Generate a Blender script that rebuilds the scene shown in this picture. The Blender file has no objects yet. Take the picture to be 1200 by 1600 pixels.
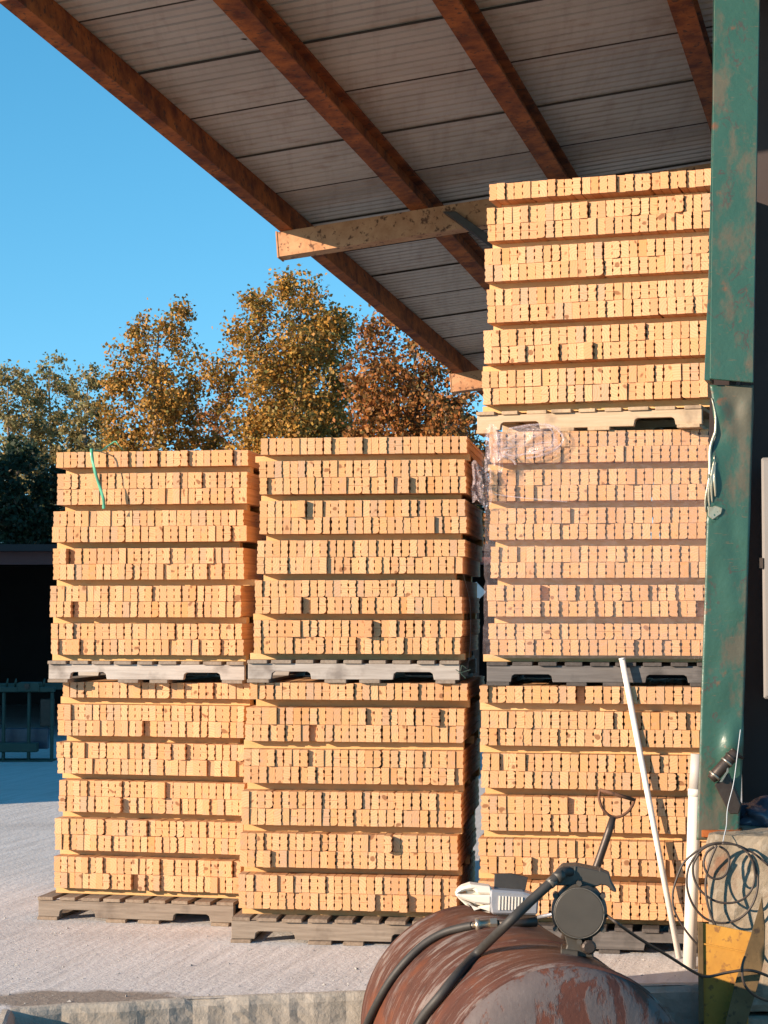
import bpy, bmesh, math, random
import numpy as np
from mathutils import Vector, Matrix, noise as mnoise

random.seed(7)
rng = np.random.default_rng(11)
R = math.radians
S = bpy.context.scene
COL = S.collection

# ------------------------------------------------------------------ camera
F = 3000.0                      # focal length in photo pixels (photo 1200 x 1600)
CAM = Vector((0, 0, 1.7))
PITCH = math.atan(150 / F)      # horizon at photo row 950
cd = bpy.data.cameras.new('camera')
cd.sensor_fit = 'HORIZONTAL'; cd.sensor_width = 36.0; cd.lens = F / 1200 * 36
cd.clip_start = 0.1; cd.clip_end = 2000
cam = bpy.data.objects.new('camera', cd); COL.objects.link(cam)
cam.location = CAM; cam.rotation_euler = (R(90) + PITCH, 0, 0)
S.camera = cam

# ------------------------------------------------------------------ light
SUN_AZ, SUN_EL = R(60), R(15.5)     # sun behind the camera, 60 deg to its left
w = bpy.data.worlds.new('World'); S.world = w; w.use_nodes = True
nt = w.node_tree
sky = nt.nodes.new('ShaderNodeTexSky'); sky.sky_type = 'NISHITA'; sky.sun_disc = False
sky.sun_elevation = SUN_EL; sky.sun_rotation = R(240)
sky.air_density = 1.0; sky.dust_density = 0.0; sky.ozone_density = 1.6; sky.altitude = 300
hs = nt.nodes.new('ShaderNodeHueSaturation'); hs.inputs['Saturation'].default_value = 1.36; hs.inputs['Hue'].default_value = 0.485; hs.inputs['Value'].default_value = 1.15
tc = nt.nodes.new('ShaderNodeTexCoord'); vm = nt.nodes.new('ShaderNodeVectorMath'); vm.operation = 'ADD'; vm.inputs[1].default_value = (0, 0, 0.14)
vn = nt.nodes.new('ShaderNodeVectorMath'); vn.operation = 'NORMALIZE'
nt.links.new(tc.outputs['Generated'], vm.inputs[0]); nt.links.new(vm.outputs[0], vn.inputs[0]); nt.links.new(vn.outputs[0], sky.inputs[0])
nt.links.new(sky.outputs[0], hs.inputs['Color'])
bg = nt.nodes['Background']; bg.inputs[1].default_value = 0.122
nt.links.new(hs.outputs[0], bg.inputs[0])
sd = bpy.data.lights.new('sun', 'SUN'); sd.energy = 5.0; sd.angle = R(0.53); sd.color = (1.0, 0.785, 0.585)
sun = bpy.data.objects.new('sun', sd); COL.objects.link(sun)
to_sun = Vector((-math.sin(SUN_AZ) * math.cos(SUN_EL), -math.cos(SUN_AZ) * math.cos(SUN_EL), math.sin(SUN_EL)))
sun.rotation_euler = to_sun.to_track_quat('Z', 'Y').to_euler(); sun.location = to_sun * 30
S.view_settings.view_transform = 'Standard'; S.view_settings.look = 'None'
S.view_settings.gamma = 1; S.view_settings.exposure = 0.92
S.view_settings.use_curve_mapping = False

# ------------------------------------------------------------------ helpers
FW = Vector((0, math.cos(PITCH), math.sin(PITCH))); UP = Vector((0, -math.sin(PITCH), math.cos(PITCH)))
def ray(px, py): return Vector((px - 600, 0, 0)) + UP * (800 - py) + FW * F
def atY(px, py, Y): d = ray(px, py); return CAM + d * (Y / d.y)
def atZ(px, py, Z=0.0): d = ray(px, py); return CAM + d * ((Z - CAM.z) / d.z)
def atPlane(px, py, P, n): d = ray(px, py); return CAM + d * ((P - CAM).dot(n) / d.dot(n))

def link(name, me, mat=None, parent=None):
    o = bpy.data.objects.new(name, me); COL.objects.link(o)
    if mat is not None and me is not None and not me.materials: me.materials.append(mat)
    if parent is not None: o.parent = parent
    return o
def tag(o, label, cat, group=None):
    o['label'] = label; o['category'] = cat
    if group: o['group'] = group
    return o
def thing(name, label, cat, loc=(0, 0, 0), rotz=0.0, group=None):
    o = bpy.data.objects.new(name, None); COL.objects.link(o)
    o.location = loc; o.rotation_euler = (0, 0, rotz); o.empty_display_size = 0.1
    return tag(o, label, cat, group)
def mesh(name, verts, faces, smooth=False):
    me = bpy.data.meshes.new(name); me.from_pydata([tuple(v) for v in verts], [], faces); me.update()
    if smooth: me.shade_smooth()
    return me
def fix(me):
    bm = bmesh.new(); bm.from_mesh(me); bmesh.ops.recalc_face_normals(bm, faces=bm.faces); bm.to_mesh(me); bm.free(); return me
def bevel(me, w=0.004, seg=1):
    bm = bmesh.new(); bm.from_mesh(me)
    bmesh.ops.recalc_face_normals(bm, faces=bm.faces)
    es = [e for e in bm.edges if len(e.link_faces) == 2 and e.calc_face_angle(0) > 0.5]
    bmesh.ops.bevel(bm, geom=es, offset=w, segments=seg, affect='EDGES', clamp_overlap=True)
    bm.to_mesh(me); bm.free(); return me
def box_me(name, x0, x1, y0, y1, z0, z1, bev=0.0):
    v = [(x, y, z) for x in (x0, x1) for y in (y0, y1) for z in (z0, z1)]
    f = [(0, 1, 3, 2), (4, 6, 7, 5), (0, 4, 5, 1), (2, 3, 7, 6), (0, 2, 6, 4), (1, 5, 7, 3)]
    me = mesh(name, v, f)
    return bevel(me, bev) if bev else fix(me)
def obox_me(name, c, ax, ay, az, hx, hy, hz, bev=0.0):
    """box about c with axes ax, ay, az (unit) and half sizes"""
    v = [c + ax * (sx * hx) + ay * (sy * hy) + az * (sz * hz) for sx in (-1, 1) for sy in (-1, 1) for sz in (-1, 1)]
    f = [(0, 1, 3, 2), (4, 6, 7, 5), (0, 4, 5, 1), (2, 3, 7, 6), (0, 2, 6, 4), (1, 5, 7, 3)]
    me = mesh(name, v, f)
    return bevel(me, bev) if bev else fix(me)
def prism_me(name, pts, ext, bev=0.0):
    """closed polygon of 3D points, extruded by vector ext"""
    n = len(pts); v = [Vector(p) for p in pts] + [Vector(p) + ext for p in pts]
    f = [tuple(range(n)), tuple(range(2 * n - 1, n - 1, -1))] + [(i, (i + 1) % n, n + (i + 1) % n, n + i) for i in range(n)]
    me = mesh(name, v, f)
    return bevel(me, bev) if bev else fix(me)
def smooth_path(pts, k=6):
    pts = [Vector(p) for p in pts]; out = []
    for i in range(len(pts) - 1):
        p0 = pts[max(i - 1, 0)]; p1 = pts[i]; p2 = pts[i + 1]; p3 = pts[min(i + 2, len(pts) - 1)]
        for j in range(k):
            t = j / k
            out.append(0.5 * ((2 * p1) + (p2 - p0) * t + (2 * p0 - 5 * p1 + 4 * p2 - p3) * t * t + (3 * p1 - p0 - 3 * p2 + p3) * t ** 3))
    out.append(pts[-1]); return out
def tube_me(name, pts, rad, n=8, smooth=True):
    """rad a number or one per point"""
    pts = [Vector(p) for p in pts]; rad = rad if hasattr(rad, '__len__') else [rad] * len(pts)
    v = []; f = []; u = None
    for i, p in enumerate(pts):
        t = (pts[min(i + 1, len(pts) - 1)] - pts[max(i - 1, 0)]).normalized()
        if u is None: u = t.orthogonal().normalized()
        u = (u - t * u.dot(t)).normalized(); b = t.cross(u)
        for k in range(n):
            a = 2 * math.pi * k / n; v.append(p + (u * math.cos(a) + b * math.sin(a)) * rad[i])
    for i in range(len(pts) - 1):
        for k in range(n):
            k2 = (k + 1) % n; f.append((i * n + k, i * n + k2, (i + 1) * n + k2, (i + 1) * n + k))
    f.append(tuple(range(n - 1, -1, -1))); f.append(tuple(range((len(pts) - 1) * n, len(pts) * n)))
    me = mesh(name, v, f)
    if smooth:
        me.shade_smooth()
        for p in me.polygons[-2:]: p.use_smooth = False
    return me
def join_me(name, mes):
    bm = bmesh.new()
    for m in mes: bm.from_mesh(m)
    me = bpy.data.meshes.new(name); bm.to_mesh(me); bm.free(); return me

# ------------------------------------------------------------------ materials
class NT:
    def __init__(s, name):
        s.m = bpy.data.materials.new(name); s.m.use_nodes = True; s.t = s.m.node_tree; s.n = s.t.nodes
        s.b = s.n['Principled BSDF']; s.out = s.n['Material Output']
    def add(s, typ, **kw):
        nd = s.n.new('ShaderNode' + typ)
        for k, v in kw.items(): setattr(nd, k, v)
        return nd
    def put(s, val, sock):
        if isinstance(val, bpy.types.NodeSocket): s.t.links.new(val, sock)
        else: sock.default_value = val
    def coord(s, kind='Object'): return s.add('TexCoord').outputs[kind]
    def mapping(s, v, scale=(1, 1, 1), rot=(0, 0, 0), loc=(0, 0, 0)):
        m = s.add('Mapping'); s.put(v, m.inputs[0]); s.put(loc, m.inputs['Location'])
        m.inputs['Rotation'].default_value = rot; m.inputs['Scale'].default_value = scale; return m.outputs[0]
    def noise(s, v, scale, detail=4, rough=0.55, dist=0.0):
        n = s.add('TexNoise'); s.put(v, n.inputs['Vector']); n.inputs['Scale'].default_value = scale
        n.inputs['Detail'].default_value = detail; n.inputs['Roughness'].default_value = rough; n.inputs['Distortion'].default_value = dist
        return n.outputs[0]
    def ramp(s, fac, stops, interp='LINEAR'):
        r = s.add('ValToRGB'); s.put(fac, r.inputs[0]); e = r.color_ramp.elements; r.color_ramp.interpolation = interp
        while len(e) < len(stops): e.new(0.5)
        for q, (p, c) in zip(e, stops): q.position = p; q.color = c if len(c) == 4 else (*c, 1)
        return r.outputs[0]
    def step(s, fac, a, b): return s.ramp(fac, [(a, (0, 0, 0)), (b, (1, 1, 1))])
    def mix(s, fac, a, b, mode='MIX'):
        m = s.add('Mix', data_type='RGBA', blend_type=mode)
        s.put(fac, m.inputs[0])
        for val, sk in ((a, m.inputs[6]), (b, m.inputs[7])):
            if isinstance(val, tuple): val = (*val[:3], 1)
            s.put(val, sk)
        return m.outputs[2]
    def math(s, op, a, b=0.0, c=0.0):
        m = s.add('Math', operation=op); s.put(a, m.inputs[0]); s.put(b, m.inputs[1]); s.put(c, m.inputs[2]); return m.outputs[0]
    def bump(s, h, strength=0.3, dist=0.01):
        b = s.add('Bump'); s.put(h, b.inputs['Height']); b.inputs['Strength'].default_value = strength; b.inputs['Distance'].default_value = dist
        s.t.links.new(b.outputs[0], s.b.inputs['Normal'])
    def done(s, col=None, rough=0.7, metal=0.0, spec=None):
        if col is not None: s.put((*col, 1) if isinstance(col, tuple) and len(col) == 3 else col, s.b.inputs['Base Color'])
        s.put(rough, s.b.inputs['Roughness']); s.put(metal, s.b.inputs['Metallic'])
        if spec is not None: s.b.inputs['Specular IOR Level'].default_value = spec
        return s.m

def m_plain(name, c1, c2, scale=8, rough=0.7, metal=0.0, bump=0.15, bscale=None, bdist=0.005):
    k = NT(name); v = k.coord()
    col = k.mix(k.noise(v, scale, 5, 0.6), c1, c2)
    if bump: k.bump(k.noise(v, bscale or scale * 4, 4), bump, bdist)
    return k.done(col, rough, metal)

def m_board(name, stops, grey=0.35, seed=0.0):
    """fresh sawn softwood: growth rings about the board's long axis, knots, blue-stain"""
    k = NT(name); rnd = k.add('ObjectInfo').outputs['Random']; v = k.coord()
    ox = k.math('MULTIPLY', k.math('FRACT', k.math('MULTIPLY', rnd, 17.31)), 0.16)
    oz = k.math('MULTIPLY', k.math('FRACT', k.math('MULTIPLY', rnd, 41.7)), 0.22)
    oy = k.math('MULTIPLY', rnd, 37.0)
    cb = k.add('CombineXYZ'); k.put(k.math('SUBTRACT', ox, 0.09), cb.inputs[0]); k.put(oy, cb.inputs[1]); k.put(k.math('SUBTRACT', oz, 0.14), cb.inputs[2])
    va = k.add('VectorMath', operation='ADD'); k.put(v, va.inputs[0]); k.put(cb.outputs[0], va.inputs[1]); vv = va.outputs[0]
    base = k.ramp(k.math('FRACT', k.math('MULTIPLY', rnd, 7.77)), stops)
    ringv = k.mapping(vv, (1, 0.04, 1))
    wv = k.add('TexWave', wave_type='RINGS', rings_direction='Y', wave_profile='SAW'); k.put(ringv, wv.inputs[0])
    wv.inputs['Scale'].default_value = 24; wv.inputs['Distortion'].default_value = 1.6; wv.inputs['Detail'].default_value = 2; wv.inputs['Detail Scale'].default_value = 0.6
    c = k.mix(k.math('MULTIPLY', wv.outputs[1], 0.58), base, (0.47, 0.23, 0.085))
    gr = k.noise(k.mapping(vv, (1, 0.12, 1)), 24, 3)
    c = k.mix(k.math('MULTIPLY', k.step(gr, 0.52, 0.75), grey), c, (0.36, 0.27, 0.20))
    kn = k.noise(k.mapping(vv, (1, 0.5, 1)), 19, 1, 0.4)
    c = k.mix(k.math('MULTIPLY', k.step(kn, 0.71, 0.755), 0.8), c, (0.16, 0.055, 0.02))
    fine = k.noise(k.mapping(vv, (1, 0.06, 1)), 260, 2)
    c = k.mix(k.math('MULTIPLY', fine, 0.22), c, (0.40, 0.22, 0.10))
    k.bump(k.noise(k.mapping(vv, (1, 0.1, 1)), 180, 3), 0.35, 0.002)
    return k.done(c, 0.78, 0.0, 0.25)

PINE = [(0.0, (0.64, 0.345, 0.172)), (0.2, (0.68, 0.385, 0.195)), (0.42, (0.73, 0.44, 0.24)), (0.6, (0.565, 0.295, 0.155)), (0.78, (0.655, 0.36, 0.16)), (0.92, (0.48, 0.33, 0.225)), (1.0, (0.62, 0.285, 0.105))]
M_BOARD = m_board('fresh_pine', PINE, 0.5)
M_BOARD2 = m_board('pine_pale', [(p, (c[0] * 1.02, c[1] * 0.99, c[2] * 1.03)) for p, c in PINE], 0.2)
M_STICK = m_board('sticker_pine', [(0, (0.72, 0.49, 0.22)), (0.5, (0.66, 0.42, 0.18)), (1, (0.76, 0.54, 0.28))], 0.1)

def m_oldwood(name, c1, c2, dark=(0.08, 0.06, 0.05), along='X'):
    k = NT(name); rnd = k.add('ObjectInfo').outputs['Random']; v = k.coord()
    cb = k.add('CombineXYZ'); k.put(k.math('MULTIPLY', rnd, 31), cb.inputs[0]); k.put(k.math('MULTIPLY', rnd, 17), cb.inputs[1])
    va = k.add('VectorMath', operation='ADD'); k.put(v, va.inputs[0]); k.put(cb.outputs[0], va.inputs[1]); vv = va.outputs[0]
    sc = (0.06, 1, 1) if along == 'X' else (1, 0.06, 1)
    g = k.noise(k.mapping(vv, sc), 70, 5, 0.65)
    c = k.mix(k.step(g, 0.3, 0.7), c1, c2)
    c = k.mix(k.math('MULTIPLY', k.step(k.noise(vv, 7, 4), 0.55, 0.72), 0.55), c, dark)
    c = k.mix(k.math('MULTIPLY', rnd, 0.25), c, dark)
    k.bump(g, 0.5, 0.004)
    return k.done(c, 0.85, 0, 0.2)

def m_rust(name, c1=(0.085, 0.018, 0.006), c2=(0.33, 0.095, 0.020), c3=(0.05, 0.025, 0.015), pale=None):
    k = NT(name); v = k.coord()
    n = k.noise(v, 6, 6, 0.65); c = k.mix(k.step(n, 0.35, 0.65), c1, c2)
    sp = k.noise(v, 26, 3, 0.6); c = k.mix(k.math('MULTIPLY', k.step(sp, 0.57, 0.66), 0.85), c, c3)
    if pale:
        pn = k.noise(v, 3.1, 5, 0.6); c = k.mix(k.math('MULTIPLY', k.step(pn, 0.52, 0.60), 0.7), c, pale)
    k.bump(k.noise(v, 60, 4), 0.3, 0.004)
    return k.done(c, 0.8, 0.0, 0.3)

M_RUST = m_rust('rusty_primer_steel')
M_RAFTER = m_rust('rafter_steel', (0.34, 0.155, 0.072), (0.50, 0.27, 0.14), (0.07, 0.028, 0.018))

def m_concrete():
    k = NT('yard_concrete'); v = k.coord()
    big = k.noise(v, 0.7, 6, 0.6); c = k.mix(k.step(big, 0.3, 0.72), (0.60, 0.58, 0.555), (0.81, 0.795, 0.775))
    rv = k.mapping(v, (1, 1, 1), (0, 0, R(14)))
    st = k.noise(k.mapping(rv, (1, 0.07, 1)), 16, 5, 0.65)
    c = k.mix(k.math('MULTIPLY', k.step(st, 0.36, 0.56), 0.5), (0.52, 0.495, 0.47), c)
    fine = k.noise(v, 95, 4, 0.7); c = k.mix(k.math('MULTIPLY', k.step(fine, 0.48, 0.72), 0.28), c, (0.38, 0.345, 0.31))
    # damp earth washed along the slab's broken edge, a stain with its own outline
    p = atZ(130, 1562); sv = k.mapping(v, (0.92, 2.5, 1), (0, 0, 0), (-p.x * 0.92, -p.y * 2.5, 0))
    ln = k.add('VectorMath', operation='LENGTH'); k.put(sv, ln.inputs[0])
    d = k.math('ADD', ln.outputs['Value'], k.math('MULTIPLY', k.math('SUBTRACT', k.noise(v, 5, 5), 0.5), 0.5))
    earth = k.mix(k.noise(v, 30, 4), (0.17, 0.135, 0.105), (0.31, 0.255, 0.20))
    c = k.mix(k.math('MULTIPLY', k.math('SUBTRACT', 1.0, k.step(d, 0.42, 0.56)), 0.9), c, earth)
    # paler lime dust and darker tyre bands
    tb = k.noise(k.mapping(v, (0.15, 1.3, 1)), 1.6, 4); c = k.mix(k.math('MULTIPLY', k.step(tb, 0.56, 0.7), 0.3), c, (0.38, 0.355, 0.33))
    h = k.math('ADD', k.math('MULTIPLY', st, 0.9), k.math('ADD', k.math('MULTIPLY', fine, 0.5), k.noise(v, 30, 4)))
    k.bump(h, 0.45, 0.012)
    return k.done(c, 0.92, 0, 0.15)
M_CONC = m_concrete()
def m_roughconc(name, c1, c2, rust=0.0, pit=1.0):
    k = NT(name); v = k.coord()
    n = k.noise(v, 5, 7, 0.68); c = k.mix(k.step(n, 0.32, 0.68), c1, c2)
    ag = k.add('TexVoronoi'); k.put(v, ag.inputs['Vector']); ag.inputs['Scale'].default_value = 55
    c = k.mix(k.math('MULTIPLY', k.step(k.noise(v, 14, 4), 0.5, 0.62), 0.25 if not rust else 0.5), c, k.mix(ag.outputs['Color'], (0.22, 0.18, 0.13), (0.46, 0.40, 0.32)))
    if rust: c = k.mix(k.math('MULTIPLY', k.step(k.noise(v, 6.5, 4), 0.56, 0.68), rust), c, (0.20, 0.08, 0.04))
    h = k.math('ADD', k.noise(v, 22, 6, 0.7), k.math('MULTIPLY', k.noise(v, 7, 3), 1.0))
    k.bump(h, 0.6, 0.012)
    return k.done(c, 0.93, 0, 0.15)
M_PIER = m_roughconc('pier_concrete', (0.20, 0.16, 0.11), (0.33, 0.275, 0.205), 0.6)
M_KERB = m_roughconc('slab_edge_concrete', (0.36, 0.315, 0.255), (0.46, 0.41, 0.345), 0.0)
M_DIRT = m_plain('dark_gravel_dirt', (0.14, 0.12, 0.10), (0.24, 0.21, 0.18), 6, 0.95, 0, 0.7, 40, 0.02)

def m_greenpaint():
    k = NT('green_paint_steel'); v = k.coord()
    g = k.mix(k.noise(v, 5, 5), (0.026, 0.078, 0.054), (0.044, 0.112, 0.080))
    # rubbed, rusted patches and scratches
    pn = k.noise(k.mapping(v, (1.0, 1, 0.75)), 5.2, 6, 0.6, 0.7)
    band = k.math('SUBTRACT', 1.0, k.step(k.math('ABSOLUTE', k.math('SUBTRACT', pn, 0.535)), 0.004, 0.014))
    band = k.math('MULTIPLY', band, k.step(k.noise(v, 8, 3), 0.46, 0.56))
    c = k.mix(k.math('MULTIPLY', band, 0.85), g, (0.075, 0.05, 0.04))
    big = k.step(k.noise(k.mapping(v, (1.2, 1, 0.6)), 3.4, 9, 0.70), 0.51, 0.60)
    c = k.mix(k.math('MULTIPLY', big, 0.75), c, (0.115, 0.088, 0.06))
    sc = k.step(k.noise(k.mapping(v, (1, 1, 5)), 17, 4, 0.7), 0.63, 0.7)
    c = k.mix(k.math('MULTIPLY', sc, 0.55), c, (0.18, 0.11, 0.06))
    ru = k.step(k.noise(v, 11, 4), 0.64, 0.72); c = k.mix(k.math('MULTIPLY', ru, 0.7), c, (0.22, 0.075, 0.03))
    k.bump(k.math('ADD', k.noise(v, 9, 3), k.math('MULTIPLY', k.noise(v, 60, 3), 0.25)), 0.35, 0.012)
    r = k.math('ADD', 0.36, k.math('MULTIPLY', big, 0.3))
    return k.done(c, r, 0.0, 0.5)
M_GREEN = m_greenpaint()

def m_tank():
    k = NT('rusted_tank_paint'); v = k.coord()
    n = k.noise(v, 3.0, 6, 0.6); c = k.mix(k.step(n, 0.3, 0.7), (0.066, 0.027, 0.019), (0.120, 0.046, 0.029))
    # flaking pale paint, in streaks that run round the barrel
    st = k.noise(k.mapping(v, (1, 5.0, 1)), 3.2, 7, 0.72)
    pl = k.noise(v, 2.1, 5, 0.6)
    f = k.math('MULTIPLY', k.step(st, 0.52, 0.60), k.step(pl, 0.40, 0.50))
    c = k.mix(k.math('MULTIPLY', f, 0.55), c, (0.29, 0.255, 0.23))
    sc = k.step(k.noise(k.mapping(v, (1, 14, 1)), 6, 4, 0.65), 0.61, 0.64); c = k.mix(k.math('MULTIPLY', sc, 0.4), c, (0.34, 0.29, 0.25))
    dk = k.step(k.noise(k.mapping(v, (1, 2.5, 1)), 4.5, 5, 0.7), 0.56, 0.66); c = k.mix(k.math('MULTIPLY', dk, 0.35), c, (0.025, 0.014, 0.011))
    ru = k.step(k.noise(v, 5.5, 5), 0.56, 0.68); c = k.mix(k.math('MULTIPLY', ru, 0.6), c, (0.18, 0.055, 0.022))
    k.bump(k.math('ADD', k.math('MULTIPLY', f, 0.6), k.noise(v, 45, 4)), 0.3, 0.006)
    return k.done(c, 0.62, 0.0, 0.3)
M_TANK = m_tank()
def m_tankhead():
    k = NT('flaked_tank_head'); v = k.coord()
    n = k.noise(v, 4, 6, 0.6); c = k.mix(k.step(n, 0.3, 0.7), (0.075, 0.03, 0.022), (0.15, 0.052, 0.03))
    f = k.step(k.noise(k.mapping(v, (1, 1, 0.45)), 6.0, 8, 0.72, 0.4), 0.47, 0.52)
    c = k.mix(k.math('MULTIPLY', f, 0.8), c, k.mix(k.noise(v, 14, 4), (0.085, 0.078, 0.078), (0.16, 0.145, 0.14)))
    k.bump(k.math('ADD', k.math('MULTIPLY', f, 1.0), k.noise(v, 45, 4)), 0.35, 0.006)
    return k.done(c, 0.65, 0.0, 0.3)
M_HEAD = m_tankhead()

def m_roofsheet():
    k = NT('galvanised_roof_sheet'); v = k.coord()
    n = k.noise(v, 1.6, 6, 0.6); c = k.mix(k.step(n, 0.3, 0.72), (0.36, 0.305, 0.26), (0.46, 0.40, 0.35))
    st = k.noise(k.mapping(v, (1, 0.05, 1)), 14, 5, 0.7)
    c = k.mix(k.math('MULTIPLY', k.step(st, 0.5, 0.7), 0.45), c, (0.27, 0.21, 0.17))
    c = k.mix(k.math('MULTIPLY', k.step(k.noise(v, 4.2, 5), 0.58, 0.7), 0.4), c, (0.22, 0.13, 0.08))
    k.bump(k.noise(v, 30, 3), 0.1, 0.003)
    return k.done(c, 0.6, 0.0, 0.4)
M_SHEET = m_roofsheet()
M_LAP = m_plain('lap_shade_dirt', (0.03, 0.022, 0.018), (0.06, 0.045, 0.035), 12, 0.9, 0, 0.1)  # shadow line and dirt of the roof laps in one dark colour

M_RUBBER = m_plain('black_rubber', (0.018, 0.017, 0.015), (0.048, 0.043, 0.038), 30, 0.6, 0, 0.1)
M_PUMP = m_plain('black_pump_enamel', (0.036, 0.032, 0.026), (0.078, 0.068, 0.054), 9, 0.5, 0.0, 0.15, 90, 0.002)
M_CHIP = m_plain('worn_bare_edge', (0.20, 0.18, 0.15), (0.05, 0.05, 0.045), 60, 0.5, 0.3, 0.1)
M_BRASS = m_plain('dull_brass', (0.36, 0.30, 0.22), (0.48, 0.42, 0.34), 40, 0.35, 0.8, 0.1)
M_CREAM = m_plain('cream_plastic', (0.74, 0.66, 0.54), (0.80, 0.74, 0.64), 20, 0.4, 0, 0.05)
M_SILVER = m_plain('painted_nozzle_body', (0.26, 0.27, 0.30), (0.42, 0.42, 0.44), 26, 0.35, 0.35, 0.1)
M_PVC = m_plain('white_pvc', (0.78, 0.73, 0.66), (0.70, 0.63, 0.54), 6, 0.35, 0, 0.03)
M_POLE = m_plain('white_painted_pole', (0.80, 0.76, 0.70), (0.72, 0.66, 0.58), 6, 0.4, 0, 0.05)
M_PVCGREY = m_plain('grey_pvc_coupling', (0.42, 0.39, 0.35), (0.50, 0.46, 0.42), 10, 0.5, 0, 0.05)
M_DARKMETAL = m_plain('dark_oily_metal', (0.030, 0.022, 0.018), (0.085, 0.062, 0.048), 18, 0.45, 0.4, 0.3, 70, 0.003)
M_CABLE = m_plain('brown_black_cable', (0.035, 0.027, 0.022), (0.075, 0.055, 0.042), 30, 0.55, 0, 0.1)
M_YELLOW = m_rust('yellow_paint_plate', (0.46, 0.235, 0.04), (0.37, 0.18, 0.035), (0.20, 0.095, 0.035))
M_FIN = m_rust('shaded_yellow_plate', (0.10, 0.065, 0.03), (0.17, 0.11, 0.05), (0.04, 0.028, 0.02))  # yellow darkened: the shadow on the fin is put into its colour
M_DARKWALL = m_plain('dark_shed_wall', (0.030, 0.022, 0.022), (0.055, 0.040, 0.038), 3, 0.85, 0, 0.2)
M_FASCIA = m_plain('dull_red_fascia', (0.13, 0.045, 0.04), (0.18, 0.07, 0.06), 5, 0.8, 0, 0.2)
M_MACHINE = m_plain('machine_green', (0.025, 0.05, 0.036), (0.045, 0.08, 0.06), 6, 0.6, 0, 0.2)
M_CAB = m_plain('pale_grey_cabinet', (0.19, 0.178, 0.168), (0.25, 0.235, 0.22), 5, 0.5, 0, 0.05)
M_BLUEBAG = m_plain('dark_blue_plastic', (0.03, 0.04, 0.065), (0.09, 0.11, 0.15), 14, 0.25, 0, 0.2)
M_STRAP = m_plain('green_plastic_strap', (0.06, 0.30, 0.17), (0.13, 0.42, 0.27), 30, 0.3, 0, 0.05)
M_TWINE = m_plain('pale_twine', (0.40, 0.44, 0.46), (0.55, 0.58, 0.60), 30, 0.8, 0, 0.05)
M_WHITE = m_plain('white_sign', (0.6, 0.6, 0.58), (0.7, 0.7, 0.68), 8, 0.5, 0, 0.0)
M_STONE = m_plain('stone_chip', (0.26, 0.24, 0.22), (0.42, 0.40, 0.37), 40, 0.9, 0, 0.2)
M_CLADDING = m_plain('grey_steel_cladding', (0.30, 0.31, 0.32), (0.38, 0.38, 0.38), 3, 0.6, 0, 0.1)

# ================================================================== the setting
def structure(o): o['kind'] = 'structure'; return o
LOW = -0.75                                           # level of the lower ground the tank stands on
edge_px = [(17, 1578), (60, 1575), (95, 1572), (150, 1570), (200, 1568), (300, 1561), (400, 1557), (540, 1552), (700, 1547), (900, 1542), (1090, 1538)]
edge = [atZ(*p) for p in edge_px]
dr = (edge[-1] - edge[-3]).normalized()
edge.append(edge[-1] + dr * 6); edge.append(edge[-1] + dr * 40)
fine = []
for a, b in zip(edge[:-1], edge[1:]):
    k = max(1, int((b - a).length / 0.035)) if (b - a).length < 8 else 3
    for j in range(k):
        p = a.lerp(b, j / k); p.y += 0.006 * mnoise.noise(p * 9) + 0.004 * mnoise.noise(p * 31); fine.append(p)
fine.append(edge[-1])
CL = edge[0]; sd_dir = (atZ(9, 1600) - CL).normalized()
side_pts = [CL + sd_dir * (0.04 * i) for i in range(1, 60)] + [CL + sd_dir * 14]
poly = [Vector((-900, 1200, 0)), Vector((-900, -20, 0)), Vector((side_pts[-1].x, -20, 0))] + side_pts[::-1] + fine + [Vector((900, fine[-1].y, 0)), Vector((900, 1200, 0))]
structure(link('ground', fix(mesh('ground', poly, [tuple(range(len(poly)))])), M_CONC))
g = bpy.data.objects['ground']
if g.data.polygons[0].normal.z < 0: g.data.flip_normals()

def kerb_mesh(pts, outdir, seed):
    v = []; f = []
    prof = [(-0.035, 0.004), (-0.012, 0.007), (0.004, 0.003), (0.012, -0.010)] + [(0.018, -0.03 - 0.03 * i) for i in range(12)] + [(0.02, -0.5), (0.02, LOW - 0.02)]
    m = len(prof)
    for i, p in enumerate(pts):
        t = (pts[min(i + 1, len(pts) - 1)] - pts[max(i - 1, 0)]); o = Vector((t.y, -t.x, 0)).normalized()
        if o.dot(outdir) < 0: o = -o
        chip = max(0, mnoise.noise(Vector((p.x * 3 + seed, p.y * 3, 0))) - 0.25) * 0.06
        for j, (q, z) in enumerate(prof):
            r = 0.005 * mnoise.noise(Vector((p.x * 17, z * 24, seed))) + 0.003 * mnoise.noise(Vector((p.x * 40, z * 40, seed)))
            if j < 2: r *= 0.25
            zz = z - (chip if 1 <= j <= 3 else 0)
            if j < 2: zz = max(zz, 0.003)
            v.append((p.x + o.x * (q + r), p.y + o.y * (q + r), zz))
    for i in range(len(pts) - 1):
        for j in range(m - 1): f.append((i * m + j, i * m + j + 1, (i + 1) * m + j + 1, (i + 1) * m + j))
    return fix(mesh('kerb', v, f))
structure(link('kerb', kerb_mesh(fine, Vector((0, -1, 0)), 3.0), M_KERB))
structure(link('kerb', kerb_mesh([CL] + side_pts, Vector((1, 0, 0)), 8.0), M_KERB))
lg = [Vector((side_pts[-1].x - 1, -20, LOW)), Vector((300, -20, LOW)), Vector((300, fine[-1].y + 1, LOW)), edge[-3] + Vector((0, 0.15, LOW)), CL + Vector((-0.15, 0.15, LOW))]
structure(link('lower_ground', mesh('lower_ground', lg, [tuple(range(len(lg)))]), M_DIRT))

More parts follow.
